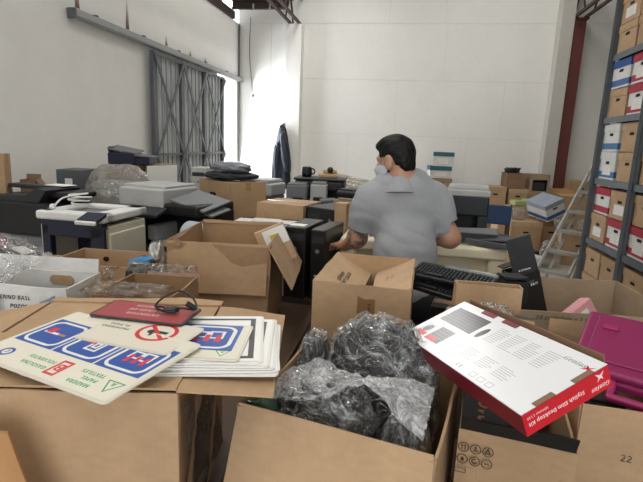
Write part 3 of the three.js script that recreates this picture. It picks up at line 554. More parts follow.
{ // pale blue paper roll unit behind it
  table('small low table carrying the pale blue roll unit', -1.42, -1.0, -3.05, -2.74, 0.75);
  const t = thing('paper_roll_unit', 'pale blue machine cover with a thick round roll end beside the black printer', 'machine part', [-1.169, 1.09, -2.813], -0.3);
  t.position.y = 0.751;
  obj('cover', [rbox(0.2, 0.3, 0.26, 0.05, 0.15, -0.04, 0.04), rbox(0.12, 0.12, 0.18, 0.1, 0.33, -0.04, 0.03)], P.paleBlue, t); obj('roll_end', cyl(0.09, 0.09, 0.2, -0.08, 0.3, 0.0, 0, 0, Math.PI / 2, 28), P.paleBlue, t);
  obj('clip', rbox(0.1, 0.05, 0.04, 0.14, 0.27, 0.1, 0.015), P.midGrey, t); obj('stand', rbox(0.3, 0.2, 0.2, -0.04, 0.1, 0, 0.01), P.charcoal, t);
}
{ // black printer at the far left on a grey cabinet
  const e = { c: [-2.738, 1.171, -2.976], w: 0.717, turn: -0.086 }, h = e.c[1], d = 0.4, w = e.w, t = thing('cabinet_printer', 'black wide printer on a grey cabinet against the left wall', 'printer', under(e, d, h), e.turn);
  obj('cabinet', [rbox(w - 0.16, h - 0.24, d - 0.06, -0.06, (h - 0.24) / 2, 0, 0.015)], P.grey, t);
  obj('cabinet_door', [rbox(w - 0.22, h - 0.36, 0.015, -0.06, (h - 0.28) / 2, d / 2 - 0.03, 0.006)], P.grey, t);
  obj('body', [rbox(w, 0.24, d, 0, h - 0.12, 0, 0.03), rbox(w * 0.16, 0.22, d - 0.04, w / 2 + 0.02, h - 0.125, 0, 0.03)], P.black, t);
  obj('paper_exit', [prism([[-0.28, 0], [0.2, 0], [0.27, 0.09], [0.2, 0.1], [0.1, 0.05], [-0.28, 0.02]], d * 0.8, 0, h - 0.005, -d * 0.4, 0, 0, 0, 0.008), rbox(w * 0.6, 0.03, d * 0.3, -0.04, h + 0.085, -d * 0.2, 0.012)], P.charcoal, t);
  obj('lid', rbox(w * 0.34, 0.05, d * 0.7, w / 2 - 0.06, h + 0.05, -0.04, 0.02), P.black, t);
  obj('paper_sheet', box(0.18, 0.004, 0.12, 0.18, h + 0.106, -d * 0.2), paper, t);
}
carton('taped_carton', 'brown carton with faded print in front of the left wall', { pos: under({ c: [-3.127, 1.484, -3.138], w: 1.521, turn: -0.666 }, 0.18, 0.36), turn: 0.3, w: 0.2, d: 0.1, h: 0.36, mat: K.kraft, taped: true });
carton('sideways_carton', 'small brown carton with a slanted open flap behind the black printer', { pos: under({ c: [-3.161, 1.265, -3.573], w: 0.311, turn: -0.644 }, 0.14, 0.3), turn: 0.3, w: 0.12, d: 0.12, h: 0.3, mat: K.brown, flaps: { r: [140, 0.12], b: [10, 0.04] } });
{ // supports behind the black printer: closed cartons on the floor
  const p = { c: [-3.127, 1.484, -3.138], w: 1.521, turn: -0.666 }, q = { c: [-3.161, 1.265, -3.573], w: 0.311, turn: -0.644 };
  carton('floor_carton', 'large brown carton on the floor below the faded-print carton', { pos: [under(p, 0.18, 0)[0], 0.001, under(p, 0.18, 0)[2]], turn: 0.3, w: 0.2, d: 0.15, h: p.c[1] - 0.37, mat: K.tanDark, taped: true });
  carton('floor_carton', 'brown carton on the floor below the small slanted-flap carton', { pos: [under(q, 0.14, 0)[0], 0.001, under(q, 0.14, 0)[2]], turn: 0.3, w: 0.13, d: 0.13, h: q.c[1] - 0.31, mat: K.tanDark, taped: true });
}
function pcTower(label, pos, turn, w, h, d, mat, { face = P.black, group, slots = true, panel = false } = {}) {
  const t = thing('computer_case', label, 'computer', pos, turn, group);
  obj('case', rbox(w, h, d - 0.02, 0, h / 2, -0.01, 0.006), mat, t);
  const f = obj('front_bezel', rbox(w, h, 0.03, 0, h / 2, d / 2 - 0.012, 0.01), face, t);
  if (slots) { const big = h > w; obj('drive_bay', big ? box(w * 0.8, 0.04, 0.004, 0, h * 0.86, d / 2 + 0.004) : box(w * 0.4, h * 0.3, 0.004, -w * 0.2, h * 0.62, d / 2 + 0.004), P.charcoal, f); obj('power_button', move(cyl(0.012, 0.012, 0.006), w * (big ? 0 : 0.32), h * (big ? 0.7 : 0.6), d / 2 + 0.004, Math.PI / 2), P.grey, f); obj('port', box(0.03, 0.012, 0.004, w * (big ? 0 : 0.2), h * 0.35, d / 2 + 0.004), P.lightGrey, f); }
  if (panel) print('maker_label', w * 0.3, h * 0.22, formMat, t, [w * 0.33 - w * 0.5 + 0.04, h * 0.72, d / 2 + 0.006]);
  return t;
}
{ // grey machine with white label, wrapped printer, blue tray, papers: on a rear table along the left wall
  table('long table along the left wall carrying wrapped printers', -3.25, -2.05, -5.38, -3.95, 0.88);
  const e = { c: [-2.918, 1.335, -4.011], w: 0.201, turn: 0.826 }; pcTower('grey computer case with a white label beside the wrapped printer', under(e, 0.32, e.c[1] - 0.881), 0.12, 0.24, e.c[1] - 0.881, 0.3, P.midGrey, { face: P.midGrey, slots: false, panel: true });
  const wb = [-2.559, 1.031, -4.049], wp = thing('wrapped_printer', 'grey printer wrapped in crumpled clear plastic', 'printer', [wb[0], 0.881, wb[2]], 0.1);
  obj('body', [rbox(0.44, 0.3, 0.36, 0, 0.15, 0, 0.03), rbox(0.38, 0.08, 0.28, -0.02, 0.33, -0.01, 0.03)], P.lightGrey, wp); obj('tray', rbox(0.26, 0.05, 0.1, 0.03, 0.1, 0.2, 0.015), P.charcoal, wp);
  obj('plastic_wrapping', move(lump(0.27, 0.27, 0.22, 12, 0.14, 34, 2.6), 0, 0.0, 0), filmOf(0xdcd9d4, 0.85, 0.14), wp);
  const tailP = obj('plastic_sheet', drape(40, 20, (u, v) => [-0.02 + u * 0.48, 0.3 - 0.2 * u * u + 0.05 * Math.sin(v * 5), 0.14 + v * 0.2 - 0.08 * u], 0.05, 5, 4), film, wp);
  carton('brown_carton', 'brown carton under the dark blue printer tray by the left wall', { pos: [[-3.032, 1.342, -4.965][0], 0.881, [-3.032, 1.342, -4.965][2]], turn: 0.1, w: 0.36, d: 0.32, h: 0.46, mat: K.tanDark, taped: true });
  const bp = [-3.032, 1.342, -4.965], bt = thing('printer_tray_unit', 'dark blue printer tray unit with raised grey lid on top of the heap', 'printer', [bp[0], 1.3495, bp[2]], 0.15);
  obj('body', [rbox(0.3, 0.13, 0.26, -0.02, 0.065, 0, 0.02), rbox(0.16, 0.09, 0.24, 0.2, 0.045, 0, 0.015)], P.navy, bt); obj('lid', [box(0.3, 0.014, 0.27, -0.02, 0.16, -0.01, 0.1, 0, -0.16), box(0.18, 0.014, 0.25, 0.21, 0.1, 0, 0, 0, -0.06)], P.grey, bt); obj('hinge_arm', rbox(0.05, 0.06, 0.2, -0.15, 0.16, 0, 0.01), P.charcoal, bt);
  const pc = { c: [-2.563, 1.364, -5.152], w: 0.818, turn: 1.724 };
  carton('brown_carton', 'brown carton with a white paper sheet taped on its face, left of the gate', { pos: under(pc, 0.34, pc.c[1] - 0.881), turn: 0.06, w: 0.25, d: 0.24, h: pc.c[1] - 0.888, mat: K.tanDark, taped: true });
  const ps = { c: [-2.469, 1.374, -4.679], w: 0.438, turn: 1.320 }; tag(obj('paper_sign', [box(ps.w, ps.c[1] - 0.885, 0.006, ps.c[0], (ps.c[1] + 0.885) / 2, ps.c[2], 0, ps.turn)], paper), 'white paper sheet standing against the brown carton', 'paper');
  const g2 = { c: [-2.192, 1.368, -4.763], w: 0.335, turn: -0.804 }; pcTower('pale grey upright machine between brown carton and fabric-topped box', under(g2, 0.24, g2.c[1] - 0.881), 0.05, 0.16, g2.c[1] - 0.881, 0.24, P.lightGrey, { face: P.lightGrey });
  const sc = [-2.172, 1.226, -4.06], st = thing('flat_scanner', 'flat grey scanner lying behind the document feeder', 'scanner', [sc[0] + 0.2, 0.881, sc[2] + 0.02], 0.1);
  obj('body', rbox(0.26, 0.27, 0.28, 0, 0.135, 0, 0.02), P.midGrey, st); obj('lid', rbox(0.26, 0.04, 0.28, 0, 0.292, 0, 0.015), P.grey, st);
}
{ // brown carton with handle slot and dark fabric on top
  const e = { c: [-1.644, 1.312, -3.957], w: 0.518, turn: -0.688 }, h = e.c[1] - 0.751 - 0.19;
  const base = carton('brown_carton', 'flat brown carton hidden under the slotted carton', { pos: under(e, 0.42, h + 0.196 + 0), turn: e.turn, w: e.w + 0.06, d: 0.38, h: 0.188, mat: K.tanDark, taped: true }); base.position.y = 0.751;
  const c = carton('slotted_carton', 'light brown carton with handle slot carrying dark folded fabric', { pos: under(e, 0.42, h), turn: e.turn, w: e.w + 0.02, d: 0.36, h: h - 0.006, mat: K.tan, taped: true });
  obj('handle_hole_plate', move(slotGeo(0.11, 0.015), -0.02, h * 0.68, 0.178), holeShadeMat, c);
  const p = c.position, f = thing('folded_fabric', 'dark folded fabric and grey bag on the slotted carton', 'fabric', [p.x, e.c[1] + 0.008, p.z], e.turn);
  obj('fabric', move(lump(0.24, 0.035, 0.2, 41, 0.2, 18), -0.01, 0, 0), plas(0x23252c, 0.7), f); obj('bag', move(lump(0.2, 0.05, 0.14, 43, 0.25, 18), -0.02, 0.055, 0), plas(0x7d8288, 0.35), f);
}
{ // grey printer by the door, dark jumble
  const e = { c: [-1.724, 1.187, -5.497], w: 0.351, turn: -0.218 }, t = thing('desk_printer', 'light grey desktop printer with dark base before the bright gateway', 'printer', under(e, 0.36, e.c[1] - 0.751), e.turn), h = e.c[1] - 0.751;
  obj('base', rbox(e.w + 0.06, h - 0.16, 0.36, 0, (h - 0.16) / 2, 0, 0.015), P.midGrey, t); obj('body', rbox(e.w + 0.08, 0.15, 0.38, 0, h - 0.085, 0, 0.025), P.lightGrey, t); obj('lid', rbox(e.w, 0.05, 0.34, 0, h + 0.01, 0, 0.02), P.lightGrey, t); obj('paper_slot', rbox(0.09, 0.09, 0.012, -0.04, h - 0.08, 0.19, 0.006), P.charcoal, t);
  const e2 = { c: [-2.089, 1.177, -5.618], w: 0.177, turn: -0.269 }; const t2 = thing('small_printer', 'small pale printer between fabric-topped carton and gateway', 'printer', under(e2, 0.3, e2.c[1] - 0.751), 0.1), h2 = e2.c[1] - 0.751;
  obj('body', rbox(0.2, h2 - 0.02, 0.3, 0, h2 / 2, 0, 0.03), P.lightGrey, t2); obj('lid', rbox(0.18, 0.04, 0.26, 0, h2, 0, 0.015), P.charcoal, t2);
}
function junk(label, p, y, w, h, seed, m, cat = 'equipment') {   // a machine part: angular lump of several pieces
  const t = thing('equipment_piece', label, cat, [p[0], y, p[2]], (seed % 7) * 0.2 - 0.5);
  obj('housing', [rbox(w, h * 0.6, w * 0.7, 0, h * 0.3, 0, 0.02), rbox(w * 0.7, h * 0.45, w * 0.5, w * 0.05, h * 0.76, -0.02, 0.02, 0.1, 0, 0.08)], m, t);
  obj('cover', rbox(w * 0.9, 0.018, w * 0.5, -w * 0.05, h * 0.62, w * 0.12, 0.006, 0.15, 0.2, 0.15), P.charcoal, t);
  obj('slot', rbox(w * 0.5, h * 0.14, 0.01, 0, h * 0.3, w * 0.35, 0.004), P.black, t);
  return t;
}
junk('black scanner unit heaped behind the open carton', [-1.12, 0, -4.35], 0.751, 0.26, 0.36, 3, P.black);
junk('dark grey fuser unit beside the slotted carton', [-1.16, 0, -4.68], 0.751, 0.24, 0.36, 5, P.midGrey);
junk('black label printer in front of the bright gateway', [-0.86, 0, -4.4], 0.751, 0.22, 0.34, 9, P.black);
junk('grey feeder unit in front of the hanging jacket', [-0.74, 0, -4.72], 0.751, 0.24, 0.38, 11, P.midGrey);
{ // white flat panel and computers in front of the brown flat carton
  const e = { c: [-0.915, 1.116, -3.083], w: 0.453, turn: 0.052 }; const t = thing('machine_cover', 'large whitish flat machine cover behind the open carton', 'cover', under(e, 0.26, e.c[1]), e.turn); const w = e.w, h = e.c[1];
  obj('body', rbox(w - 0.06, h - 0.05, 0.22, 0, (h - 0.05) / 2, 0, 0.02), P.lightGrey, t); obj('cover', [rbox(w, 0.05, 0.07, 0, h - 0.025, 0.1, 0.015), rbox(w, 0.05, 0.07, 0, h - 0.025, -0.1, 0.015), rbox(0.12, 0.05, 0.27, -w / 2 + 0.06, h - 0.025, 0, 0.015), rbox(0.16, 0.05, 0.27, w / 2 - 0.08, h - 0.025, 0, 0.015), box(w - 0.2, 0.02, 0.16, 0, h - 0.035, 0)], P.white, t);
  const c = { c: [-0.889, 1.215, -3.42], w: 0.358, turn: -0.198 }; carton('flat_carton', 'closed flat brown carton beyond the open carton, computer beside it', { pos: [under(c, 0.36, 0.44)[0], 0.751, under(c, 0.36, 0.44)[2]], turn: c.turn, w: c.w + 0.02, d: 0.36, h: c.c[1] - 0.758, mat: K.tan, taped: true });
  const a = { c: [-0.572, 1.213, -3.357], w: 0.262, turn: -0.445 }, ap = under(a, 0.34, 0), ah = a.c[1] - 0.751; pcTower('black computer case lying flat between flat carton and upright card', [ap[0], 0.751 + ah - 0.2, ap[2]], a.turn, a.w, 0.2, 0.34, P.charcoal);
  pcTower('grey computer case lying under the black one', [ap[0], 0.751, ap[2]], a.turn, a.w, ah - 0.201, 0.34, P.charcoal);
  const b = { c: [-0.586, 1.192, -2.633], w: 0.132, turn: -0.112 }, g = { c: [-0.44, 1.186, -2.624], w: 0.119, turn: -0.157 };
  table('small table carrying the two black computer towers', -0.8, -0.37, -3.02, -2.66, b.c[1] - 0.421);
  pcTower('black computer tower with a paper label on top behind the open carton', under(b, 0.34, 0.42), b.turn - 0.02, b.w, 0.42, 0.34, P.black);
  pcTower('black computer tower nearest the man', [under(g, 0.34, 0)[0] - 0.012, b.c[1] - 0.42, under(g, 0.34, 0)[2]], g.turn - 0.02, g.w - 0.03, g.c[1] - b.c[1] + 0.42, 0.34, P.black);
  tag(obj('paper_label', box(0.09, 0.002, 0.07, b.c[0], b.c[1] + 0.0015, b.c[2] - 0.07, 0, -0.1), paper), 'white paper label lying on the black computer tower', 'paper');
  const u = { c: [-0.392, 1.279, -3.151], w: 0.078, turn: -0.233 }; carton('upright_card_carton', 'tall narrow brown carton standing upright beside the man', { pos: [u.c[0], 0.001, u.c[2] - 0.05], turn: -0.2, w: 0.08, d: 0.1, h: u.c[1] - 0.008, mat: K.tan, taped: true });
}
{ // black printer with grey parts, behind
  table('table against the back carrying the black printer and clear tubes', -1.35, 0.35, -6.6, -5.0, 0.8);
  const e = { c: [-1.047, 1.26, -5.291], w: 0.553, turn: -0.593 }, h = e.c[1] - 0.801, t = thing('black_printer', 'black printer with open front and clutter on its lid', 'printer', under(e, 0.4, h), 0.06), w = e.w;
  obj('body', [rbox(w, 0.12, 0.4, 0, h - 0.06, 0, 0.03), rbox(w, h - 0.24, 0.38, 0, (h - 0.24) / 2, 0, 0.02), rbox(0.06, 0.16, 0.36, -w / 2 + 0.03, h - 0.18, 0, 0.01), rbox(0.06, 0.16, 0.36, w / 2 - 0.03, h - 0.18, 0, 0.01), rbox(w - 0.06, 0.16, 0.1, 0, h - 0.18, -0.14, 0.01)], P.black, t);
  obj('lid', rbox(w + 0.02, 0.03, 0.42, 0, h + 0.012, 0, 0.012), P.charcoal, t); obj('paper_tray', box(w - 0.14, 0.012, 0.3, 0, h - 0.24, 0.1, 0.1), P.grey, t);
  const y = h + 0.801 + 0.03, px = t.position;
  const cup = thing('black_pot', 'small black pot standing on the black printer', 'pot', [px.x - 0.16, y - 0.001, px.z + 0.05]); obj('pot', new THREE.LatheGeometry([[0, 0], [0.05, 0], [0.06, 0.03], [0.055, 0.1], [0.045, 0.11], [0.04, 0.1], [0.045, 0.03], [0, 0.02]].map(([a, b]) => new THREE.Vector2(a, b)), 24), P.black, cup); obj('handle', move(new THREE.TorusGeometry(0.03, 0.008, 8, 16), 0.06, 0.06, 0), P.black, cup);
  const br = thing('wooden_tray', 'tan wooden tray with a black knob on the black printer', 'tray', [px.x + 0.08, y - 0.001, px.z + 0.02], 0.2); obj('tray', [rbox(0.22, 0.04, 0.16, 0, 0.02, 0, 0.012), rbox(0.16, 0.05, 0.05, 0.02, 0.06, -0.04, 0.02)], K.tanLight, br); obj('knob', move(new THREE.SphereGeometry(0.035, 16, 10), 0.02, 0.085, 0.02), P.black, br);
  const e2 = { c: [-0.898, 1.233, -4.449], w: 0.390, turn: -0.210 }, bx = (l, x, y0, dd, w2, h2, m, cat, nm) => { const a = [x, y0, dd]; const q = thing(nm, l, cat, a, 0.1); obj('body', rbox(w2, h2, 0.22, 0, h2 / 2, 0, 0.015), m, q); obj('cover', rbox(w2 * 0.9, 0.02, 0.2, 0, h2 + 0.008, 0, 0.008, 0.05), P.midGrey, q); obj('front_slot', rbox(w2 * 0.6, h2 * 0.2, 0.01, 0, h2 * 0.6, 0.11, 0.004), P.black, q); return q; };
  bx('grey open machine part, left one in front of the black printer', [-1.123, 1.101, -5.15][0], 0.801, -5.08, 0.22, 0.42, P.grey, 'machine part', 'printer_part');
  bx('pale grey small machine in front of the black printer, nearer the man', [-0.89, 1.114, -5.15][0], 0.801, -5.08, 0.17, 0.44, P.lightGrey, 'machine', 'small_machine');
  const f = { c: [-0.478, 1.252, -4.338], w: 0.233, turn: -0.265 }; const ft = thing('flat_device', 'flat black device lying beyond the upright carton beside the man', 'device', [f.c[0] + 0.02, f.c[1] - 0.07, f.c[2] - 0.12], f.turn); obj('body', rbox(f.w + 0.02, 0.07, 0.24, 0, 0.035, 0, 0.03), P.black, ft); obj('lid', rbox(f.w - 0.04, 0.015, 0.2, 0, 0.075, 0, 0.006), P.charcoal, ft); obj('base', rbox(f.w - 0.02, 0.03, 0.2, 0, 0.0, 0, 0.01), P.cream, ft);
  carton('grey_carton', 'greyish carton carrying the flat black device', { pos: [f.c[0] + 0.02, 0.001, f.c[2] - 0.12], turn: f.turn, w: f.w + 0.04, d: 0.28, h: f.c[1] - 0.095, mat: K.tanGrey, taped: true });
  // clear plastic tubes lying behind
  const a = [-0.933, 1.258, -6.174], b = [-0.227, 1.186, -5.656];
  for (let i = 0; i < 3; i++) tag(obj('clear_tube', [tube([[a[0], a[1] + 0.03 - i * 0.055, a[2] - i * 0.05], [b[0], b[1] + 0.03 - i * 0.05, b[2] - i * 0.05]], 0.022, 12, 12)], cloudyFilm), ['clear plastic tube, upper of three lying toward the man', 'clear plastic tube, middle of three lying toward the man', 'clear plastic tube, lower of three lying toward the man'][i], 'tube', 'clear plastic tubes');
  carton('white_carton', 'long white carton on the table beyond the man', { pos: [0.02, 0.801, -5.3], turn: 0.15, w: 0.5, d: 0.4, h: 0.3, mat: K.white, taped: true });
}
// ---------------------------------------------------------------- cream plotter the man works on
{
  const a = [-0.311, 1.101, -2.668], b = [0.564, 1.059, -2.638], yTop = 1.13, dx = b[0] - a[0], dz = b[2] - a[2], L = Math.hypot(dx, dz) + 0.06, turn = Math.atan2(-dz, dx);
  const t = thing('wide_format_printer', 'long cream wide-format printer lying in front of the man', 'printer', [(a[0] + b[0]) / 2, 0, (a[2] + b[2]) / 2 - 0.26], turn);
  obj('body', [rbox(L, 0.07, 0.2, 0, yTop - 0.035, 0.08, 0.02), rbox(L - 0.04, 0.16, 0.26, 0, yTop - 0.13, -0.0, 0.02), rbox(L - 0.1, 0.07, 0.06, 0, yTop - 0.21, 0.12, 0.02)], P.beige, t);
  obj('end_cover', [rbox(0.1, 0.18, 0.32, -L / 2 + 0.05, yTop - 0.085, 0.01, 0.025)], P.beige, t);
  obj('end_cover', rbox(0.1, 0.18, 0.32, L / 2 - 0.05, yTop - 0.085, 0.01, 0.025), P.beige, t);
  obj('control_panel', rbox(0.42, 0.03, 0.14, 0.2, yTop + 0.005, -0.1, 0.01, 0.12), P.midGrey, t);
  for (let i = 0; i < 4; i++) obj('button', rbox(0.016, 0.008, 0.012, 0.06 + i * 0.03, yTop + 0.022, -0.06, 0.003), P.white, t);
  obj('leg', rbox(0.08, 0.92, 0.1, -L / 2 + 0.16, 0.46, -0.02, 0.01), P.midGrey, t); obj('leg', rbox(0.08, 0.92, 0.1, L / 2 - 0.16, 0.46, 0, 0.01), P.midGrey, t);
  for (const s of [-1, 1]) obj('foot', rbox(0.08, 0.05, 0.5, s * (L / 2 - 0.16), 0.025, 0, 0.01), P.midGrey, t);
  t.updateMatrixWorld();
  // dark grey machine covers lying on and behind it
  const p = [0.401, 1.106, -2.828], q = thing('grey_cover', 'dark grey slanted cover panel lying on the cream printer', 'cover', [p[0], yTop + 0.01, p[2]], turn); obj('panel', rbox(0.3, 0.02, 0.12, 0, 0.05, -0.02, 0.008, 0.25, 0, 0.05), P.midGrey, q); obj('rib', [rbox(0.28, 0.06, 0.02, 0, 0.03, 0.03, 0.006), rbox(0.02, 0.06, 0.1, 0.12, 0.03, 0, 0.006)], P.charcoal, q);
  const p2 = [0.512, 1.105, -2.763], q2 = thing('grey_cover', 'long charcoal panel angled over the right end of the cream printer', 'cover', [p2[0], yTop + 0.01, p2[2]], turn - 0.5); obj('panel', rbox(0.34, 0.018, 0.1, 0, 0.035, 0, 0.006, 0.1, 0, 0.12), P.charcoal, q2); obj('edge_strip', rbox(0.33, 0.03, 0.016, 0, 0.015, 0.045, 0.005), P.midGrey, q2);
}
// tan flat carton beyond the cream printer
carton('small_carton', 'small flat brown carton beyond the right end of the cream printer', { pos: [[0.665, 1.029, -3.4][0], 0.82, -3.4], turn: 0.2, w: 0.3, d: 0.24, h: 0.16, mat: K.tanLight, taped: true });
carton('floor_carton', 'tall brown carton on the floor under the small flat carton', { pos: [[0.665, 1.029, -3.4][0], 0.001, -3.4], turn: 0.1, w: 0.4, d: 0.36, h: 0.81, mat: K.tan, taped: true });
// ---------------------------------------------------------------- the man
{
  const head = [-0.057, 1.596, -2.418], neck = [-0.017, 1.511, -2.407], ls = [-0.167, 1.405, -2.402], rs = [0.159, 1.419, -2.5], chest = [0.01, 1.341, -2.439], belly = [0.029, 1.151, -2.372], hip = [0.043, 0.96, -2.325];
  const le = [-0.22, 1.189, -2.452], lw = [-0.296, 1.112, -2.59], re = [0.249, 1.219, -2.474], rw = [0.112, 1.173, -2.607];
  const t = thing('person', 'man in grey polo shirt and face mask, seen from behind, working over the cream printer', 'person', [hip[0], 0, hip[2]], 0);
  const loc = (p) => [p[0] - hip[0], p[1], p[2] - hip[2]];
  const H = loc(head), NK = loc(neck), LS = loc(ls), RS = loc(rs), CH = loc(chest), BL = loc(belly), LE = loc(le), LW = loc(lw), RE = loc(re), RW = loc(rw);
  const lh = [-0.1, 0.93, 0.0], rh = [0.1, 0.93, 0.0], lk = [-0.12, 0.5, -0.03], rk = [0.12, 0.5, -0.03], la = [-0.13, 0.08, 0.03], ra = [0.13, 0.08, 0.03];
  const Y = new THREE.Quaternion().setFromAxisAngle(new THREE.Vector3(0, 1, 0), 0.12);
  const torso = (g) => [ellipsoid([CH[0], CH[1] + 0.02, CH[2]], [0.185 + g, 0.2 + g, 0.105 + g], Y), ellipsoid([BL[0], BL[1] - 0.02, BL[2] - 0.01], [0.158 + g, 0.2 + g, 0.108 + g], Y), capsule([LS[0] + 0.03, LS[1] - 0.01, LS[2]], [RS[0] - 0.03, RS[1] - 0.01, RS[2]], 0.06 + g, 0.06 + g), capsule([NK[0] - 0.05, NK[1] - 0.035, NK[2]], [NK[0] + 0.05, NK[1] - 0.035, NK[2]], 0.064 + g, 0.064 + g), ellipsoid([0, 0.98, 0], [0.16 + g, 0.12 + g, 0.115 + g])];
  // head frame: face towards screen left, a little away and down
  const fz = new THREE.Vector3(-0.86, -0.24, -0.42).normalize(), fx = new THREE.Vector3(0, 1, 0).cross(fz).normalize(), fy = fz.clone().cross(fx), fq = new THREE.Quaternion().setFromRotationMatrix(new THREE.Matrix4().makeBasis(fx, fy, fz));
  const HS = 0.91, hp = (x, y, z) => { const v = new THREE.Vector3(x * HS, y * HS, z * HS).applyQuaternion(fq); return [H[0] + v.x, H[1] + v.y, H[2] + v.z]; };
  const he = (c, r) => ellipsoid(hp(...c), r.map((q) => q * HS), fq);
  const skull = [he([0, 0.025, -0.018], [0.076, 0.092, 0.097]), he([0, -0.045, 0.03], [0.06, 0.075, 0.06]), he([0, -0.1, 0.055], [0.032, 0.022, 0.03]), he([0, 0.02, 0.068], [0.05, 0.018, 0.02])];
  const face = [capsule(hp(0, 0.0, 0.088), hp(0, -0.035, 0.112), 0.009, 0.014), he([0.016, -0.04, 0.096], [0.009, 0.008, 0.01]), he([-0.016, -0.04, 0.096], [0.009, 0.008, 0.01]), he([0, -0.068, 0.088], [0.024, 0.006, 0.012]), he([0, -0.08, 0.086], [0.02, 0.007, 0.012])];
  const ears = [1, -1].flatMap((s) => [he([s * 0.08, -0.012, -0.008], [0.009, 0.031, 0.019]), he([s * 0.078, -0.036, -0.002], [0.007, 0.012, 0.01])]);
  const skinCol = (g, tattoo) => {
    const p = g.attributes.position, c = new Float32Array(p.count * 3);
    for (let i = 0; i < p.count; i++) {
      const x = p.getX(i), y = p.getY(i), z = p.getZ(i), n = 0.06 * N(x * 40, y * 40, z * 40); let r = 0.42 + n, gg = 0.225 + n * 0.6, b = 0.145 + n * 0.4;
      if (tattoo) { const d = Math.hypot(x - LE[0] + 0.0, y - LE[1] - 0.035, z - LE[2]); const m = N(x * 45 + 3, y * 45, z * 45) + 0.6 * N(x * 90, y * 90, z * 90 + 2); if (d < 0.085 && m > 0.06) { r = 0.11; gg = 0.085; b = 0.08; } }
      c.set([r, gg, b], i * 3);
    }
    g.setAttribute('color', new THREE.BufferAttribute(c, 3)); return g;
  };
  const skin = new THREE.MeshPhysicalMaterial({ color: 0xffffff, vertexColors: true, roughness: 0.5, sheen: 0.15, sheenColor: new THREE.Color(0.6, 0.3, 0.2) });
  const bodyShapes = [...torso(-0.012), capsule(NK, hp(0, -0.06, -0.035), 0.05, 0.05), capsule([NK[0], NK[1] - 0.05, NK[2]], NK, 0.05, 0.05),
    capsule(LS, LE, 0.05, 0.043), capsule(LE, LW, 0.044, 0.028), capsule(RS, RE, 0.05, 0.043), capsule(RE, RW, 0.045, 0.028),
    capsule(lh, lk, 0.075, 0.052), capsule(lk, la, 0.052, 0.036), capsule(rh, rk, 0.075, 0.052), capsule(rk, ra, 0.052, 0.036), capsule([la[0], 0.045, 0.06], [la[0] - 0.01, 0.035, -0.13], 0.035, 0.03), capsule([ra[0], 0.045, 0.06], [ra[0] + 0.01, 0.035, -0.13], 0.035, 0.03)];
  const hand = (E, W, s) => {   // palm and five bent fingers, lying on the printer
    const d = V(W).sub(V(E)); d.y *= 0.2; d.normalize(); const side = new THREE.Vector3(0, 1, 0).cross(d).normalize().multiplyScalar(s), c = V(W);
    const at = (f, q, u) => c.clone().addScaledVector(d, f).addScaledVector(side, q).add(new THREE.Vector3(0, u, 0)).toArray(), out = [capsule(at(0, 0, 0), at(0.045, 0.0, 0), 0.026, 0.03), capsule(at(0.05, -0.022, 0), at(0.08, -0.026, 0), 0.017, 0.013), capsule(at(0.05, 0.02, 0), at(0.082, 0.022, 0), 0.017, 0.013)];
    const fingers = [[-0.032, 0.07], [-0.011, 0.08], [0.01, 0.075], [0.03, 0.06]];
    for (const [q, L] of fingers) out.push(capsule(at(0.07, q, 0), at(0.085 + L * 0.45, q * 1.15, -0.004), 0.0095, 0.009), capsule(at(0.085 + L * 0.45, q * 1.15, -0.004), at(0.085 + L * 0.8, q * 1.2, -0.02), 0.009, 0.008), capsule(at(0.085 + L * 0.8, q * 1.2, -0.02), at(0.085 + L * 0.95, q * 1.2, -0.036), 0.008, 0.0075));
    out.push(capsule(at(0.02, -0.025, 0), at(0.045, -0.055, -0.008), 0.013, 0.011), capsule(at(0.045, -0.055, -0.008), at(0.075, -0.062, -0.018), 0.011, 0.009));
    return march(out, 0.008, at(0.07, 0, -0.01), 0.14, 84);
  };
  const bodyG = join([march(bodyShapes, 0.05, [0, 0.86, 0], 0.95, 150), march([...skull, ...face, ...ears, capsule(hp(0, -0.06, -0.035), NK, 0.051, 0.05)], 0.022, [H[0], H[1] - 0.02, H[2]], 0.17, 96), hand(LE, LW, 1), hand(RE, RW, -1)].map((g) => plain(g)));
  const body = keepUV('body', skinCol(bodyG, true), skin, t); 
  // hair, beard, brow, eyes
  const hairMat = new THREE.MeshPhysicalMaterial({ color: 0x0b0a09, roughness: 0.55, specularIntensity: 0.5 });
  const toLocal = (X, Y2, Z) => new THREE.Vector3(X - H[0], Y2 - H[1], Z - H[2]).applyQuaternion(fq.clone().invert());
  const iq = fq.clone().invert(), lv = new THREE.Vector3();
  const hairG = march([he([0, 0.034, -0.022], [0.085, 0.1, 0.106]), he([0, 0.09, 0.02], [0.06, 0.036, 0.07]), he([0, -0.04, -0.075], [0.06, 0.06, 0.035])], 0.03, [H[0], H[1], H[2]], 0.16, 90, (d, X, Y2, Z) => {
    lv.set(X - H[0], Y2 - H[1], Z - H[2]).applyQuaternion(iq).divideScalar(HS);
    d += 0.0035 * ridged(lv.x * 60, lv.y * 16, lv.z * 10);
    const front = lv.z - 0.055 - Math.max(0, lv.y - 0.055) * 1.3 + (lv.y < 0.02 ? 0.045 + (0.02 - lv.y) * 0.1 : 0);   // hairline, then the edge in front of the ear
    const low = -0.075 - lv.y + (lv.z > -0.03 ? (lv.z + 0.03) * 0.9 : 0);
    const ear = 0.034 - Math.hypot(lv.y + 0.02, (lv.z + 0.004) * 1.1, Math.max(0, 0.05 - Math.abs(lv.x)) * 4);
    return Math.max(d, front, low, ear);
  });
  obj('hair', hairG, hairMat, t);
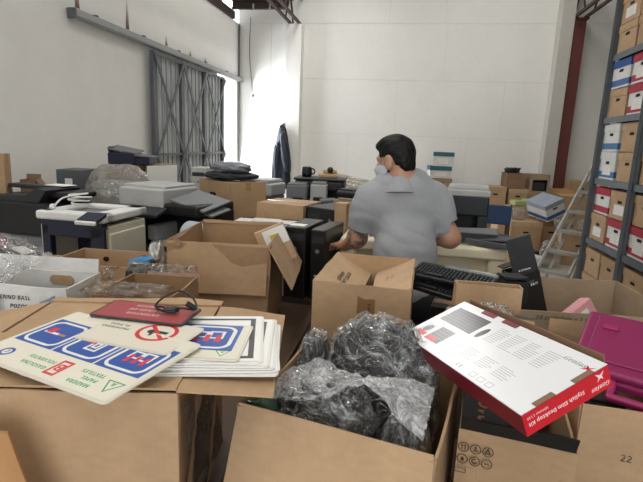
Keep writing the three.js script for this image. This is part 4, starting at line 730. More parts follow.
  obj('beard', march([he([0, -0.05, 0.028], [0.0625, 0.077, 0.062]), he([0, -0.1, 0.05], [0.034, 0.024, 0.032])], 0.02, hp(0, -0.06, 0.02), 0.12, 60, (d, X, Y2, Z) => { lv.set(X - H[0], Y2 - H[1], Z - H[2]).applyQuaternion(iq).divideScalar(HS); d += 0.002 * N(lv.x * 200, lv.y * 200, lv.z * 200); return Math.max(d, lv.y + 0.035 - Math.max(0, 0.03 - lv.z) * 0.5, -lv.z - 0.005); }), hairMat, t);
  for (const s of [1, -1]) { obj('eyebrow', tube([hp(s * 0.014, 0.022, 0.089), hp(s * 0.03, 0.027, 0.084), hp(s * 0.046, 0.02, 0.07)], 0.0045, 10), hairMat, t); obj('eye', move(new THREE.SphereGeometry(0.011, 16, 12), ...hp(s * 0.03, 0.003, 0.073)), plas(0xe8e4de, 0.2), t); obj('iris', move(new THREE.SphereGeometry(0.006, 12, 8), ...hp(s * 0.031, 0.002, 0.0795)), plas(0x1d1410, 0.2), t); }
  // face mask with ear loops
  const maskMat = new THREE.MeshStandardMaterial({ color: 0xb4bac2, roughness: 0.85, side: THREE.DoubleSide });
  obj('face_mask', march([he([0, -0.054, 0.034], [0.068, 0.07, 0.07]), he([0, -0.042, 0.085], [0.028, 0.042, 0.034])], 0.03, hp(0, -0.05, 0.06), 0.12, 72, (d, X, Y2, Z) => { lv.set(X - H[0], Y2 - H[1], Z - H[2]).applyQuaternion(iq).divideScalar(HS); return Math.max(d, -d - 0.012, 0.018 - lv.z, lv.y + 0.012 - Math.max(0, 0.07 - lv.z) * 0.2, -0.122 - lv.y + Math.max(0, 0.06 - lv.z) * 0.5); }), maskMat, t, 'pale grey face mask over nose and mouth');
  for (const s of [1, -1]) for (const q of [[[0.052, -0.022, 0.05], [0.076, 0.0, 0.02], [0.09, 0.024, -0.006]], [[0.054, -0.085, 0.045], [0.074, -0.06, 0.02], [0.088, -0.03, -0.02]]]) obj('ear_loop', tube(q.map(([a, b, c]) => hp(s * a, b, c)), 0.0022, 16), maskMat, t);
  // polo shirt
  const shirtMat = new THREE.MeshPhysicalMaterial({ color: 0xa6a8ac, map: weaveTex, roughness: 0.95, sheen: 0.3, sheenColor: new THREE.Color(0.5, 0.5, 0.52) });
  const part = (a, b, f) => a.map((v, i) => v + (b[i] - v) * f);
  const sleeve = (A, B) => [capsule(A, part(A, B, 0.3), 0.072, 0.07), capsule(part(A, B, 0.3), part(A, B, 0.72), 0.069, 0.064)];
  const fold = (d, x, y, z) => { d += 0.006 * N(x * 7 + y * 5, y * 11 - x * 4, z * 9) + 0.0035 * ridged(x * 8 + y * 12, y * 7 - x * 6, z * 8 + 2); d = Math.max(d, 0.86 - y); const nr = Math.hypot(x - NK[0], z - NK[2]); return Math.max(d, y > NK[1] + 0.0 ? Math.max(0.054 - nr, -1) : -1); };
  const cutSleeve = (A, B, f) => { const a = V(A), n = V(B).sub(a), L = n.length(); n.normalize(); return (x, y, z) => { const q = (x - a.x) * n.x + (y - a.y) * n.y + (z - a.z) * n.z - L * f; const r = Math.hypot(x - a.x - n.x * (q + L * f), y - a.y - n.y * (q + L * f), z - a.z - n.z * (q + L * f)); return r < 0.1 ? q : -1; }; };
  const cl = cutSleeve(LS, LE, 0.74), cr = cutSleeve(RS, RE, 0.66);
  obj('polo_shirt', march([...torso(0.006), ...sleeve(LS, LE), ...sleeve(RS, RE)], 0.05, [0, 1.2, -0.02], 0.42, 120, (d, x, y, z) => { d = fold(d, x, y, z); if (x < -0.2) d = Math.max(d, cl(x, y, z)); if (x > 0.2) d = Math.max(d, cr(x, y, z)); return d; }), shirtMat, t);
  obj('collar', move(new THREE.LatheGeometry([[0.056, 0.012], [0.06, 0.02], [0.066, 0.018], [0.075, -0.012], [0.086, -0.045], [0.094, -0.075], [0.086, -0.08], [0.068, -0.04], [0.056, 0.012]].map(([a, b]) => new THREE.Vector2(a, b)), 40), NK[0] - 0.004, NK[1] + 0.0, NK[2] - 0.002, -0.2, 0, 0.06), shirtMat, t);
  const trouserMat = new THREE.MeshStandardMaterial({ color: 0x23252b, map: weaveTex, roughness: 0.9 });
  obj('trousers', march([ellipsoid([0, 0.94, 0], [0.163, 0.11, 0.118]), capsule(lh, lk, 0.092, 0.07), capsule(lk, [la[0], 0.07, la[2]], 0.07, 0.062), capsule(rh, rk, 0.092, 0.07), capsule(rk, [ra[0], 0.07, ra[2]], 0.07, 0.062)], 0.05, [0, 0.5, 0], 0.6, 100, (d, x, y, z) => Math.max(d + 0.004 * N(x * 14, y * 14, z * 14), 0.05 - y, y - 1.02)), trouserMat, t);
  for (const s of [-1, 1]) obj('shoe', [rbox(0.1, 0.07, 0.27, s * 0.135, 0.05, -0.035, 0.035), rbox(0.105, 0.02, 0.28, s * 0.135, 0.011, -0.035, 0.009)], P.black, t);
}
// papers and glove in front of the man
{
  const p = [-0.27, 1.32, -3.453], s = [-0.17, 1.437, -3.08]; const c = thing('cream_bundle', 'cream crumpled cloth with a white stick beside the man', 'cloth', [p[0] + 0.03, p[1] - 0.06, p[2]], 0);
  obj('cloth', lump(0.06, 0.05, 0.06, 61, 0.3, 16), P.beige, c); obj('stick', tube([[0, 0.05, 0.02], [0.06, 0.11, 0.06], [0.13, 0.17, 0.1]], 0.012, 10), paper, c);
  carton('grey_carton', 'grey carton below the cream cloth beside the man', { pos: [p[0] + 0.03, 0.001, p[2]], turn: 0.1, w: 0.15, d: 0.15, h: p[1] - 0.07, mat: K.tanGrey, taped: true });
}
// ---------------------------------------------------------------- open cartons in the middle
table('work table under the open cartons nearest the man', -0.42, 0.42, -2.15, -0.5, 0.75);
table('work table under the cartons at the left', -1.62, -0.43, -2.6, -0.5, 0.75);
table('work table under the cartons at the right', 0.43, 1.3, -2.42, -0.5, 0.75);
{
  const e = { c: [-0.802, 1.2, -2.001], w: 0.456, turn: 0.126 }, c = carton('large_open_carton', 'large worn open brown carton with its front flap hanging down', { pos: under(e, 0.56, 0.45), turn: e.turn, w: e.w, d: 0.56, h: 0.449, mat: K.tanDark, seed: 4, warp: 0.008, flaps: { f: [174, 0.23, 0, K.tan], r: [150, 0.23, 0.0, K.tan], b: [28, 0.02], l: [20, 0.012] } });
  obj('torn_edge', [sheet(0.12, 0.03, 0.004, 0.01, 3)].map((g) => move(g, -e.w / 2 + 0.02, 0.43, 0.27, 0, -0.6, 0.2)), K.tanDark, c);
  const inn = [-0.653, 1.161, -2.375], s = thing('flat_packet', 'white and tan flat packet with a yellow sticker standing in the worn carton', 'packet', [inn[0] + 0.02, 1.015, inn[2]], 0.2);
  obj('packet', rbox(0.16, 0.2, 0.04, 0, 0.12, 0, 0.006, 0, 0, 0.42), K.tanLight, s); obj('white_face', box(0.12, 0.09, 0.002, 0.0, 0.17, 0.0215, 0, 0, 0.42), paper, s); obj('yellow_sticker', box(0.035, 0.03, 0.002, -0.01, 0.165, 0.024, 0, 0, 0.42), plas(0xe3c527, 0.6), s);
  const f1 = thing('packed_carton', 'brown carton lying inside the worn open carton', 'box', [c.position.x, 0.757, c.position.z], e.turn); obj('body', box(e.w - 0.05, 0.26, 0.5, 0, 0.13, 0), K.tanDark, f1); obj('flap', box(e.w - 0.08, 0.004, 0.24, 0, 0.263, 0.12), K.tan, f1);
}
{
  const e = { c: [-0.117, 1.2, -1.564], w: 0.336, turn: -0.046 }, d = 0.46, c = carton('printed_carton', 'open brown carton with printed inward flaps directly before the man', { pos: under(e, d, 0.45), turn: e.turn, w: e.w, d, h: 0.449, mat: K.tan, seed: 9, flaps: { l: [-122, 0.17, 0, K.tanLight], r: [-118, 0.17, 0, K.tanLight] } });
  obj('packing_tape', box(0.06, 0.3, 0.0012, 0.02, 0.3, d / 2 + 0.0012), printTape, c);
  print('printed_text', 0.22, 0.06, inkText('ESTE LADO\nABAJO', 'rgba(40,36,34,0.9)', 'bold 46px sans-serif'), c.flapOf.l, [0.03, 0.08, 0.0035]);
  print('printed_text', 0.12, 0.06, inkText('CUIDADO\nFRAGIL', 'rgba(60,50,45,0.7)', '34px sans-serif'), c.flapOf.r, [0.05, 0.1, 0.0035]);
  print('printed_text', 0.07, 0.035, inkText('VIZ', 'rgba(40,37,35,0.9)', 'bold 80px sans-serif'), c.flapOf.r, [-0.14, 0.05, 0.0035]);
  print('printed_logo', 0.06, 0.045, inked(128, 96, (x) => { x.fillStyle = 'rgba(40,40,42,0.85)'; for (const y of [30, 58]) { x.beginPath(); x.moveTo(14, y - 14); x.quadraticCurveTo(64, y + 16, 114, y - 14); x.lineTo(100, y); x.quadraticCurveTo(64, y + 22, 26, y); x.fill(); } }), c, [-0.08, 0.23, d / 2 + 0.0015]);
  print('printed_text', 0.03, 0.16, inked(64, 256, (x) => { x.fillStyle = 'rgba(50,40,34,0.75)'; x.font = 'bold 34px sans-serif'; x.translate(44, 20); x.rotate(Math.PI / 2); x.fillText('FRAGIL V', 0, 0); }), c, [0.02, 0.32, d / 2 + 0.0025]);
}
{ // keyboards heaped right of it
  const mk = (label, pos, turn, tilt, light) => {
    const t = thing('keyboard', label, 'keyboard', pos, turn); t.rotation.x = tilt[0]; t.rotation.z = tilt[1]; t.scale.set(0.68, 1, 0.85);
    obj('base', rbox(0.45, 0.02, 0.16, 0, 0.01, 0, 0.008), P.black, t); if (light) obj('top_strip', rbox(0.3, 0.012, 0.035, 0.075, 0.019, -0.06, 0.005), P.grey, t);
    const ks = []; for (let r = 0; r < 5; r++) for (let c = 0; c < 20; c++) { if (r === 4 && c > 3 && c < 9) continue; ks.push(move(new THREE.CylinderGeometry(0.0085, 0.0105, 0.008, 4, 1).rotateY(Math.PI / 4), -0.205 + c * 0.0205 + (c > 13 ? 0.012 : 0), 0.024, -0.03 + r * 0.021)); }
    ks.push(rbox(0.1, 0.008, 0.016, -0.085, 0.024, 0.054, 0.003));
    const k = obj('keys', ks, P.charcoal, t); k.userData.kind = 'stuff';
    obj('key_labels', box(0.14, 0.001, 0.01, 0.14, 0.0256, -0.066), P.lightGrey, t);
  };
  mk('black keyboard with a grey upper strip lying slanted beside the printed carton', [0.21, 1.175, -1.838], -0.42, [0.16, -0.02], true);
  mk('black keyboard under the grey-striped one, sticking out below', [0.195, 1.125, -1.826], -0.52, [0.14, -0.06], false);
  const st = carton('dark_carton', 'dark carton under the keyboards', { pos: [0.25, 0.751, -1.9], turn: -0.2, w: 0.2, d: 0.16, h: 0.3, mat: K.blackCard, taped: true });
  const e = { c: [0.297, 1.23, -1.573], w: 0.206, turn: 0.035 }, c = carton('tall_card_carton', 'tan carton with a plain raised front behind the red and white box', { pos: under(e, 0.06, 0.479), turn: e.turn, w: e.w, d: 0.055, h: 0.478, mat: K.tan, seed: 21 });
}
{ // black carton with a raised glossy lid and white print
  const e = { c: [0.598, 1.086, -2.256], w: 0.264, turn: 0.824 }, t = carton('black_carton', 'black carton with raised glossy lid and white 24/7 print', { pos: [under(e, 0.13, 0)[0] + 0.115, 0.785, under(e, 0.13, 0)[2] - 0.01], turn: 0.25, w: 0.12, d: 0.12, h: 0.36, mat: K.blackCard, tilt: [0.0, 0.32], flaps: { f: [-6, 0.17, 0.02, plas(0x34363a, 0.25)], b: [95, 0.06] } });
  print('white_print', 0.075, 0.05, inked(256, 170, (x) => { x.fillStyle = 'rgba(240,240,240,0.95)'; x.font = 'bold 58px sans-serif'; x.save(); x.translate(128, 85); x.fillText('24/7', -20, 10); x.fillRect(-80, -28, 40, 40); x.restore(); x.font = '16px sans-serif'; x.fillStyle = 'rgba(200,200,200,0.7)'; for (let i = 0; i < 4; i++) x.fillRect(40, 10 + i * 12, 150 - i * 10, 3); }), t, [0.012, 0.3, 0.0635]);
  print('white_print', 0.07, 0.02, inked(256, 64, (x) => { x.fillStyle = 'rgba(235,235,235,0.9)'; x.font = 'bold 40px sans-serif'; x.beginPath(); x.arc(22, 32, 14, 0, 7); x.fill(); x.fillText('24 horas', 50, 45); }), t.flapOf.f, [0, 0.02, 0.005]);
  const b2 = { c: [0.413, 1.184, -1.93], w: 0.118, turn: -1.116 }; carton('black_carton', 'small plain black carton behind the tan card, beside the lidded black carton', { pos: [under(b2, 0.16, 0)[0] - 0.02, 0.758, under(b2, 0.16, 0)[2] - 0.05], turn: 0.2, w: 0.1, d: 0.1, h: b2.c[1] - 0.79, mat: K.blackCard, flaps: { f: [-92, 0.09], b: [-88, 0.09] } });
}
{ // open carton with handwriting
  const e = { c: [0.719, 1.05, -1.948], w: 0.804, turn: 0.071 }, d = 0.56, c = carton('handwritten_carton', 'open brown carton with a handwritten list along its front', { pos: under(e, d, 0.299), turn: e.turn, w: e.w, d, h: 0.298, mat: K.tanGrey, seed: 31, warp: 0.004 });
  print('handwriting', 0.42, 0.06, inked(1024, 146, (x) => { x.fillStyle = 'rgba(70,56,46,0.9)'; x.font = 'italic 62px serif'; x.save(); x.rotate(-0.01); x.fillText('18 switches + 1 switch + 1 switch', 20, 70); x.restore(); x.font = 'italic 40px serif'; x.fillText('+ cables', 110, 128); }), c, [0.03, 0.262, d / 2 + 0.003]);
  const p = [0.809, 1.012, -2.194], k = thing('pink_packet', 'pink paper packet with a pale label inside the handwritten carton', 'packet', [p[0], 0.765, p[2]], 0.5);
  obj('packet', [rbox(0.2, 0.16, 0.06, 0, 0.16, 0, 0.012, -0.35, 0, 0.45)], plas(0xe6a6ae, 0.7), k); obj('label_sheet', box(0.12, 0.08, 0.002, -0.01, 0.175, 0.026, -0.35, 0, 0.45), paper, k);
}
{ // brown carton with the pink case
  const e = { c: [0.597, 1.05, -1.193], w: 0.232, turn: -0.095 }, d = 0.5, c = carton('numbered_carton', 'open brown carton numbered 22 holding the pink case', { pos: under(e, d, 0.299), turn: e.turn, w: e.w, d, h: 0.298, mat: K.tan, seed: 37, flaps: { b: [12, 0.05] } });
  print('handwriting', 0.05, 0.035, inked(128, 90, (x) => { x.fillStyle = 'rgba(60,50,45,0.9)'; x.font = '64px sans-serif'; x.fillText('22', 26, 68); }), c, [0.0, 0.17, d / 2 + 0.003]);
  const k = thing('pink_case', 'magenta plastic tool case with a handle leaning in the numbered carton', 'case', [c.position.x + 0.095, 1.07, c.position.z + 0.02], -0.5); k.rotation.x = 0.42;
  const shell = plas(0xa02c62, 0.38), lidm = plas(0x8c2558, 0.4);
  obj('shell', rbox(0.34, 0.035, 0.25, 0, 0.02, 0, 0.012), shell, k); obj('lid', [rbox(0.34, 0.03, 0.25, 0, 0.053, 0, 0.012), rbox(0.28, 0.008, 0.19, 0, 0.07, -0.005, 0.004)], lidm, k);
  obj('handle', [rbox(0.02, 0.022, 0.06, -0.06, 0.035, 0.148, 0.008), rbox(0.02, 0.022, 0.06, 0.06, 0.035, 0.148, 0.008), rbox(0.14, 0.024, 0.022, 0, 0.035, 0.178, 0.01)], shell, k);
  for (const x of [-0.11, 0.11]) obj('latch', rbox(0.03, 0.04, 0.012, x, 0.035, 0.127, 0.004), lidm, k);
  for (const [x, z] of [[-0.1, -0.05], [0.08, -0.02]]) obj('raised_clip', rbox(0.04, 0.008, 0.018, x, 0.077, z, 0.003), shell, k);
  const sup = thing('equipment_pieces', 'black equipment filling the numbered carton under the pink case', 'equipment', [c.position.x, 0.757, c.position.z], e.turn); obj('housing', [rbox(e.w - 0.1, 0.16, d - 0.14, 0, 0.08, 0, 0.02), rbox(e.w * 0.5, 0.06, d * 0.4, 0.0, 0.18, -0.04, 0.02)], P.black, sup); obj('panel', rbox(e.w * 0.6, 0.02, 0.12, 0, 0.165, 0.12, 0.006), P.charcoal, sup);
}
// ---------------------------------------------------------------- cartons at the left
{
  const e = { c: [-1.138, 1.17, -1.309], w: 0.251, turn: 0.042 }, d = 0.2, w = 0.48, c = carton('white_carton', 'white open carton with handwriting at the far left', { pos: [under(e, d, 0)[0] - 0.15, 0.751, under(e, d, 0)[2]], turn: e.turn + 0.05, w, d, h: 0.418, mat: K.white, seed: 41, warp: 0.006, flaps: { b: [10, 0.05] } });
  print('handwriting', 0.15, 0.075, inked(512, 256, (x) => { x.fillStyle = 'rgba(20,20,24,0.95)'; x.font = 'bold 66px sans-serif'; x.save(); x.transform(1, 0, -0.12, 1, 0, 0); x.fillText('TENNO BASE', 30, 90); x.fillText('POZOS', 190, 190); x.restore(); }), c, [0.07, 0.362, d / 2 + 0.006]);
  print('printed_patch', 0.055, 0.05, printed(64, 64, (x) => { x.fillStyle = '#8293b4'; x.fillRect(0, 0, 64, 64); x.fillStyle = '#6f82a8'; x.fillRect(6, 8, 52, 20); }, 0.8), c, [0.175, 0.382, d / 2 + 0.006]);
  print('printed_patch', 0.2, 0.05, printed(64, 16, (x) => { x.fillStyle = '#3a5a93'; x.fillRect(0, 0, 64, 16); }, 0.8), c, [0.1, 0.25, d / 2 + 0.006]);
  obj('handle_hole_plate', move(slotGeo(0.09, 0.018), 0.1, 0.385, -d / 2 + 0.008), K.kraft, c);
  const cb = thing('black_cables', 'black cables and adapters inside the white open carton', 'cables', [c.position.x, 0.96, c.position.z], 0.2); cb.userData.kind = 'stuff';
  for (let i = 0; i < 6; i++) { const a = i * 1.1, pts = []; for (let k = 0; k < 5; k++) pts.push([Math.cos(a + k * 1.4) * 0.14, 0.1 + 0.05 * rnd(), Math.sin(a + k * 1.2) * 0.06]); obj('cable', tube(pts, 0.007, 30), P.black, cb); }
  obj('adapter', [rbox(0.08, 0.05, 0.06, 0.08, 0.13, 0.02, 0.012, 0.3, 0.4, 0), rbox(0.3, 0.09, 0.14, 0, 0.04, 0, 0.02)], P.black, cb);
  const fs = obj('plastic_sheet', drape(50, 30, (u, v) => { const x = -0.3 + u * 0.36, z = -0.1 + v * 0.19; return [c.position.x + x, 1.235 + 0.03 * Math.sin(u * 4 + v * 3) - 0.14 * v * (1 - u * 0.4) * v, c.position.z + z]; }, 0.035, 5, 7), film); tag(fs, 'clear crumpled plastic sheet over the corner of the white carton', 'plastic sheet');
  const fs2 = obj('plastic_sheet', drape(40, 40, (u, v) => [c.position.x - 0.28 + u * 0.32, 1.1 - v * 0.2 - 0.02 * Math.sin(u * 6), c.position.z + d / 2 + 0.02 + 0.06 * v + 0.01 * Math.sin(u * 9)], 0.03, 5, 17), filmOf(0xa8a8aa, 0.8)); tag(fs2, 'grey crumpled plastic hanging below the handwriting on the white carton', 'plastic sheet');
}
{
  const e = { c: [-0.884, 1.13, -1.418], w: 0.265, turn: 0.052 }, d = 0.29, c = carton('wrapped_carton', 'open brown carton wrapped in clear crumpled plastic', { pos: under(e, d, 0.378), turn: e.turn, w: e.w, d, h: 0.377, mat: K.tanDark, seed: 47, warp: 0.006 });
  const wrapM = filmOf(0xeae2d6);
  const w = e.w;
  obj('plastic_wrapping', [drape(50, 30, (u, v) => [-w / 2 - 0.012 + u * (w + 0.024), 0.385 - v * 0.3, d / 2 + 0.014 + 0.012 * Math.sin(u * 14 + v * 4)], 0.012, 3, 3), drape(40, 14, (u, v) => [-w / 2 - 0.02 + 0.03 * Math.sin(u * 5), 0.39 + 0.05 * v * Math.sin(u * 3), d / 2 - u * d + 0.05 * v], 0.012, 3, 9), drape(40, 14, (u, v) => [-w / 2 + u * w, 0.38 + 0.03 * Math.sin(v * 3), d / 2 + 0.015 - 0.09 * v], 0.012, 3, 13), drape(40, 14, (u, v) => [-w / 2 + u * w, 0.39 + 0.03 * Math.sin(v * 3), -d / 2 - 0.01 + 0.07 * v], 0.012, 3, 23)], wrapM, c);
  const ftb = obj('printed_strip', box(w * 0.8, 0.03, 0.002, 0.03, 0.372, -d / 2 - 0.002), plas(0xc9a9a4, 0.7), c);
}
{
  const e = { c: [-1.317, 1.1, -1.847], w: 0.417, turn: 0.076 }, d = 0.3, c = carton('plain_open_carton', 'open tan carton behind the white and the plastic-wrapped cartons', { pos: under(e, d, 0.348), turn: e.turn, w: e.w + 0.02, d, h: 0.347, mat: K.tan, seed: 53 });
  obj('cable_hole_plate', move(slotGeo(0.03, 0.012), -0.1, 0.3, -d / 2 + 0.008), holeShadeMat, c);
  const g = { c: [-1.736, 1.1, -1.722], w: 0.377, turn: -0.042 }, c2 = carton('corner_carton', 'open tan carton at the far left heaped with small devices', { pos: under(g, 0.3, 0.348), turn: g.turn, w: g.w - 0.02, d: 0.28, h: 0.33, mat: K.tanLight, seed: 57 });
  const p = c2.position;
  [[-0.1, 0.0, 'red and black small device heaped in the corner carton', plas(0x6d2f2c, 0.4), 0.3], [0.0, 0.02, 'grey small device with silver cover heaped in the corner carton', P.charcoal, -0.2], [-0.14, 0.08, 'pale blue small device at the front of the corner carton', P.paleBlue, 0.5]].forEach(([x, z, l, m, a], i) => { const q = thing('small_device', l, 'device', [p.x + x + 0.04, 1.06 - 0.03 * i, p.z + z], a); q.rotation.z = -0.35 + 0.1 * i; obj('housing', rbox(0.15, 0.05, 0.1, 0, 0.09, 0, 0.012), m, q); obj('screen', box(0.08, 0.004, 0.06, 0.01, 0.117, 0), i === 1 ? P.lightGrey : P.screenGlass, q); obj('stand', rbox(0.1, 0.1, 0.06, 0, 0.03, 0, 0.01), P.black, q); });
  const bb = [-1.092, 1.085, -1.873]; const bag = thing('black_bag', 'black plastic bag tied with a blue knot beside the worn carton', 'bag', [bb[0], 0.751, bb[2]]); obj('bag', move(lump(0.075, 0.2, 0.075, 71, 0.22, 22), 0, 0, 0), plas(0x1c2226, 0.25), bag); obj('blue_knot', move(lump(0.05, 0.014, 0.025, 73, 0.4, 12, 4), 0.0, 0.37, 0.01, 0, 0, 0.2), plas(0x3c86c4, 0.5), bag);
  const sb = [-1.136, 1.03, -2.092]; tag(obj('silver_bag', move(lump(0.045, 0.21, 0.045, 77, 0.3, 24), sb[0] - 0.01, 0.751, sb[2]), new THREE.MeshStandardMaterial({ color: 0xc6c4c2, roughness: 0.3, metalness: 0.55 })), 'crumpled silver bag between black bag and worn carton', 'bag');
}
// ---------------------------------------------------------------- sign carton in front
const F1H = 1.17;
{
  const c = carton('sign_carton', 'brown carton in front carrying the stack of signs', { pos: [-0.66, 0.751, -1.03], turn: -0.0, w: 0.5, d: 0.5, h: F1H - 0.751, mat: K.tan, seed: 61, warp: 0.002, flaps: { f: [-90, 0.245], b: [92, 0.05], r: [93, 0.19, 0.04], l: [100, 0.15] } });
  c.rotation.y = 0.2; c.position.set(-0.7, 0.751, -1.0);
  obj('inner_flap', box(0.48, 0.004, 0.245, 0, F1H - 0.751 + 0.003, -0.125), K.tan, c);
  const wrap = obj('plastic_wrapping', drape(30, 30, (u, v) => [0.256 + 0.012 * Math.sin(u * 9 + v * 5), 0.38 - v * 0.36, 0.24 - u * 0.4], 0.02, 4, 29), filmOf(0x9a9086, 0.9), c);
}
{ // the signs
  const cream = plas(0xe6e0cf, 0.4), whiteBoard = plas(0xebe9e4, 0.4), edgeDark = plas(0x3a3532, 0.6);
  const picto = (x, cx, cy, s, kind) => {
    x.save(); x.translate(cx, cy); x.fillStyle = '#2d55a5'; x.fillRect(-s, -s, 2 * s, 2 * s); x.lineWidth = s * 0.13; x.strokeStyle = '#e9e7e0';
    x.beginPath(); const r = s * 0.35, a = s * 0.82; x.moveTo(-a + r, -a); x.arcTo(a, -a, a, a, r); x.arcTo(a, a, -a, a, r); x.arcTo(-a, a, -a, -a, r); x.arcTo(-a, -a, a, -a, r); x.stroke();
    x.strokeStyle = '#e9e7e0'; x.fillStyle = '#e9e7e0'; x.lineWidth = s * 0.1;
    if (kind === 0) { x.fillRect(-s * 0.15, -s * 0.1, s * 0.75, s * 0.14); x.fillStyle = '#c47a3a'; x.fillRect(-s * 0.5, -s * 0.1, s * 0.36, s * 0.14); x.fillStyle = '#d8344c'; x.fillRect(s * 0.2, -s * 0.05, s * 0.34, s * 0.4); }
    else if (kind === 1) { x.strokeRect(-s * 0.35, -s * 0.35, s * 0.5, s * 0.6); x.strokeRect(-s * 0.2, -s * 0.15, s * 0.2, s * 0.3); x.fillStyle = '#d8344c'; x.fillRect(s * 0.05, -s * 0.5 + s * 0.55, s * 0.5, s * 0.18); x.fillRect(s * 0.2, s * 0.1, s * 0.16, s * 0.45); }
    else { x.strokeRect(-s * 0.5, -s * 0.1, s * 0.4, s * 0.5); x.strokeRect(s * 0.0, -s * 0.05, s * 0.4, s * 0.4); x.fillStyle = '#d8344c'; for (const q of [-0.4, -0.05, 0.3]) { x.beginPath(); x.arc(q * s, -s * 0.28, s * 0.11, 0, 7); x.fill(); x.fillRect(q * s - s * 0.08, -s * 0.3, s * 0.16, s * 0.45); } }
    x.restore();
  };
  const tri = (x, cx, cy, s) => { x.strokeStyle = '#2b9655'; x.lineWidth = s * 0.14; x.beginPath(); x.moveTo(cx, cy - s); x.lineTo(cx + s, cy + s * 0.8); x.lineTo(cx - s, cy + s * 0.8); x.closePath(); x.stroke(); x.fillStyle = '#2b9655'; x.font = `bold ${s * 0.8}px sans-serif`; x.textAlign = 'center'; x.fillText('A', cx, cy + s * 0.65); };
  const flip = (draw, bg) => (x, w, h) => { x.fillStyle = bg; x.fillRect(0, 0, w, h); x.translate(w, h); x.rotate(Math.PI); draw(x, w, h); };
  const board = (label, cx, y, cz, turn, w, d, mat, draw, tilt = 0, rz = 0, tw = 512) => {
    const t = thing('sign_board', label, 'sign', [cx, y, cz], turn, 'pile of printed signs'); t.rotation.x = tilt; t.rotation.z = rz;
    const s = new THREE.Shape(), r = 0.012, a = w / 2, b = d / 2; s.moveTo(-a + r, -b); s.lineTo(a - r, -b); s.absarc(a - r, -b + r, r, -Math.PI / 2, 0); s.lineTo(a, b - r); s.absarc(a - r, b - r, r, 0, Math.PI / 2); s.lineTo(-a + r, b); s.absarc(-a + r, b - r, r, Math.PI / 2, Math.PI); s.lineTo(-a, -b + r); s.absarc(-a + r, -b + r, r, Math.PI, 1.5 * Math.PI);
    obj('panel', move(new THREE.ExtrudeGeometry(s, { depth: 0.003, bevelEnabled: false, curveSegments: 4 }), 0, 0.003, 0, Math.PI / 2), mat, t);
    if (draw) print('printed_face', w - 0.012, d - 0.012, printed(tw, Math.round(tw * d / w), draw, 0.35), t, [0, 0.0036, 0], [-Math.PI / 2, 0, 0]);
    return t;
  };
  const frame = (col, lw) => (x, w, h) => { x.fillStyle = '#efede8'; x.fillRect(0, 0, w, h); x.strokeStyle = col; x.lineWidth = lw; x.strokeRect(24, 24, w - 48, h - 48); };
  const y0 = F1H + 0.011;
  // pile underneath, edges fanned out to the right
  const E0 = { x: -0.515, z: -0.985 };
  board('white sign board, lowest of the pile, its edge sticking out below the others', E0.x - 0.0, y0, E0.z + 0.005, 0.24, 0.52, 0.29, whiteBoard);
  board('white sign board with a red line, second lowest of the pile', E0.x - 0.0, y0 + 0.004, E0.z + 0.0, 0.29, 0.51, 0.3, whiteBoard, frame('#c0394c', 10));
  board('white sign board with red rounded frame, its end sticking out of the pile', E0.x + 0.008, y0 + 0.008, E0.z - 0.01, 0.25, 0.48, 0.29, whiteBoard, frame('#c8384c', 14));
  board('white sign board with black frame, lower of the two black-framed ones', E0.x + 0.004, y0 + 0.012, E0.z - 0.01, 0.22, 0.47, 0.28, whiteBoard, frame('#26241f', 16));
  board('white sign board with black frame and lettering, upper of the two black-framed ones', E0.x - 0.012, y0 + 0.016, E0.z - 0.005, 0.28, 0.46, 0.28, whiteBoard, (x, w, h) => { frame('#26241f', 14)(x, w, h); x.save(); x.translate(w, h); x.rotate(Math.PI); x.fillStyle = '#2a2823'; x.font = 'bold 150px sans-serif'; x.fillText('SALIDA', 40, 160); x.restore(); });
  board('cream sign with one blue television pictogram and green triangle on the right of the pile', -0.465, y0 + 0.0205, -0.985, 0.14, 0.27, 0.2, cream, flip((x, w, h) => { picto(x, w * 0.36, h * 0.6, w * 0.29, 2); tri(x, w * 0.14, h * 0.14, w * 0.06); x.fillStyle = '#2b9655'; x.font = 'bold 30px sans-serif'; x.fillText('MADERA', w * 0.5, h * 0.1); x.fillText('PAPEL', w * 0.5, h * 0.19); }, '#e6e0cf'));
  board('large cream sign with three blue pictograms overhanging the carton edge', -0.638, y0 + 0.026, -0.868, -0.28, 0.4, 0.26, cream, flip((x, w, h) => {
    for (let i = 0; i < 3; i++) picto(x, w * (0.18 + 0.325 * i), h * 0.575, w * 0.156, 2 - i);
    tri(x, w * 0.08, h * 0.16, w * 0.05); x.fillStyle = '#2b9655'; x.textAlign = 'left'; x.font = 'bold 19px sans-serif'; ['MADERA', 'PAPEL', 'TEXTILES'].forEach((s, i) => x.fillText(s, w * 0.17, h * (0.1 + 0.075 * i)));
    x.strokeStyle = '#cf3a44'; x.lineWidth = 8; x.strokeRect(w * 0.42, h * 0.07, w * 0.065, h * 0.19); x.fillStyle = '#cf3a44'; x.font = 'bold 44px sans-serif'; x.fillText('B', w * 0.422, h * 0.22); x.fillStyle = '#2b9655'; x.font = 'bold 19px sans-serif'; x.fillText('GASOLINA', w * 0.51, h * 0.13); x.fillText('SOLVENTES', w * 0.51, h * 0.22);
    x.strokeStyle = '#2d55a5'; x.lineWidth = 8; x.beginPath(); x.arc(w * 0.86, h * 0.15, w * 0.035, 0, 7); x.stroke(); x.fillStyle = '#2d55a5'; x.textAlign = 'center'; x.fillText('C', w * 0.86, h * 0.175);
  }, '#e6e0cf'), 0.05);
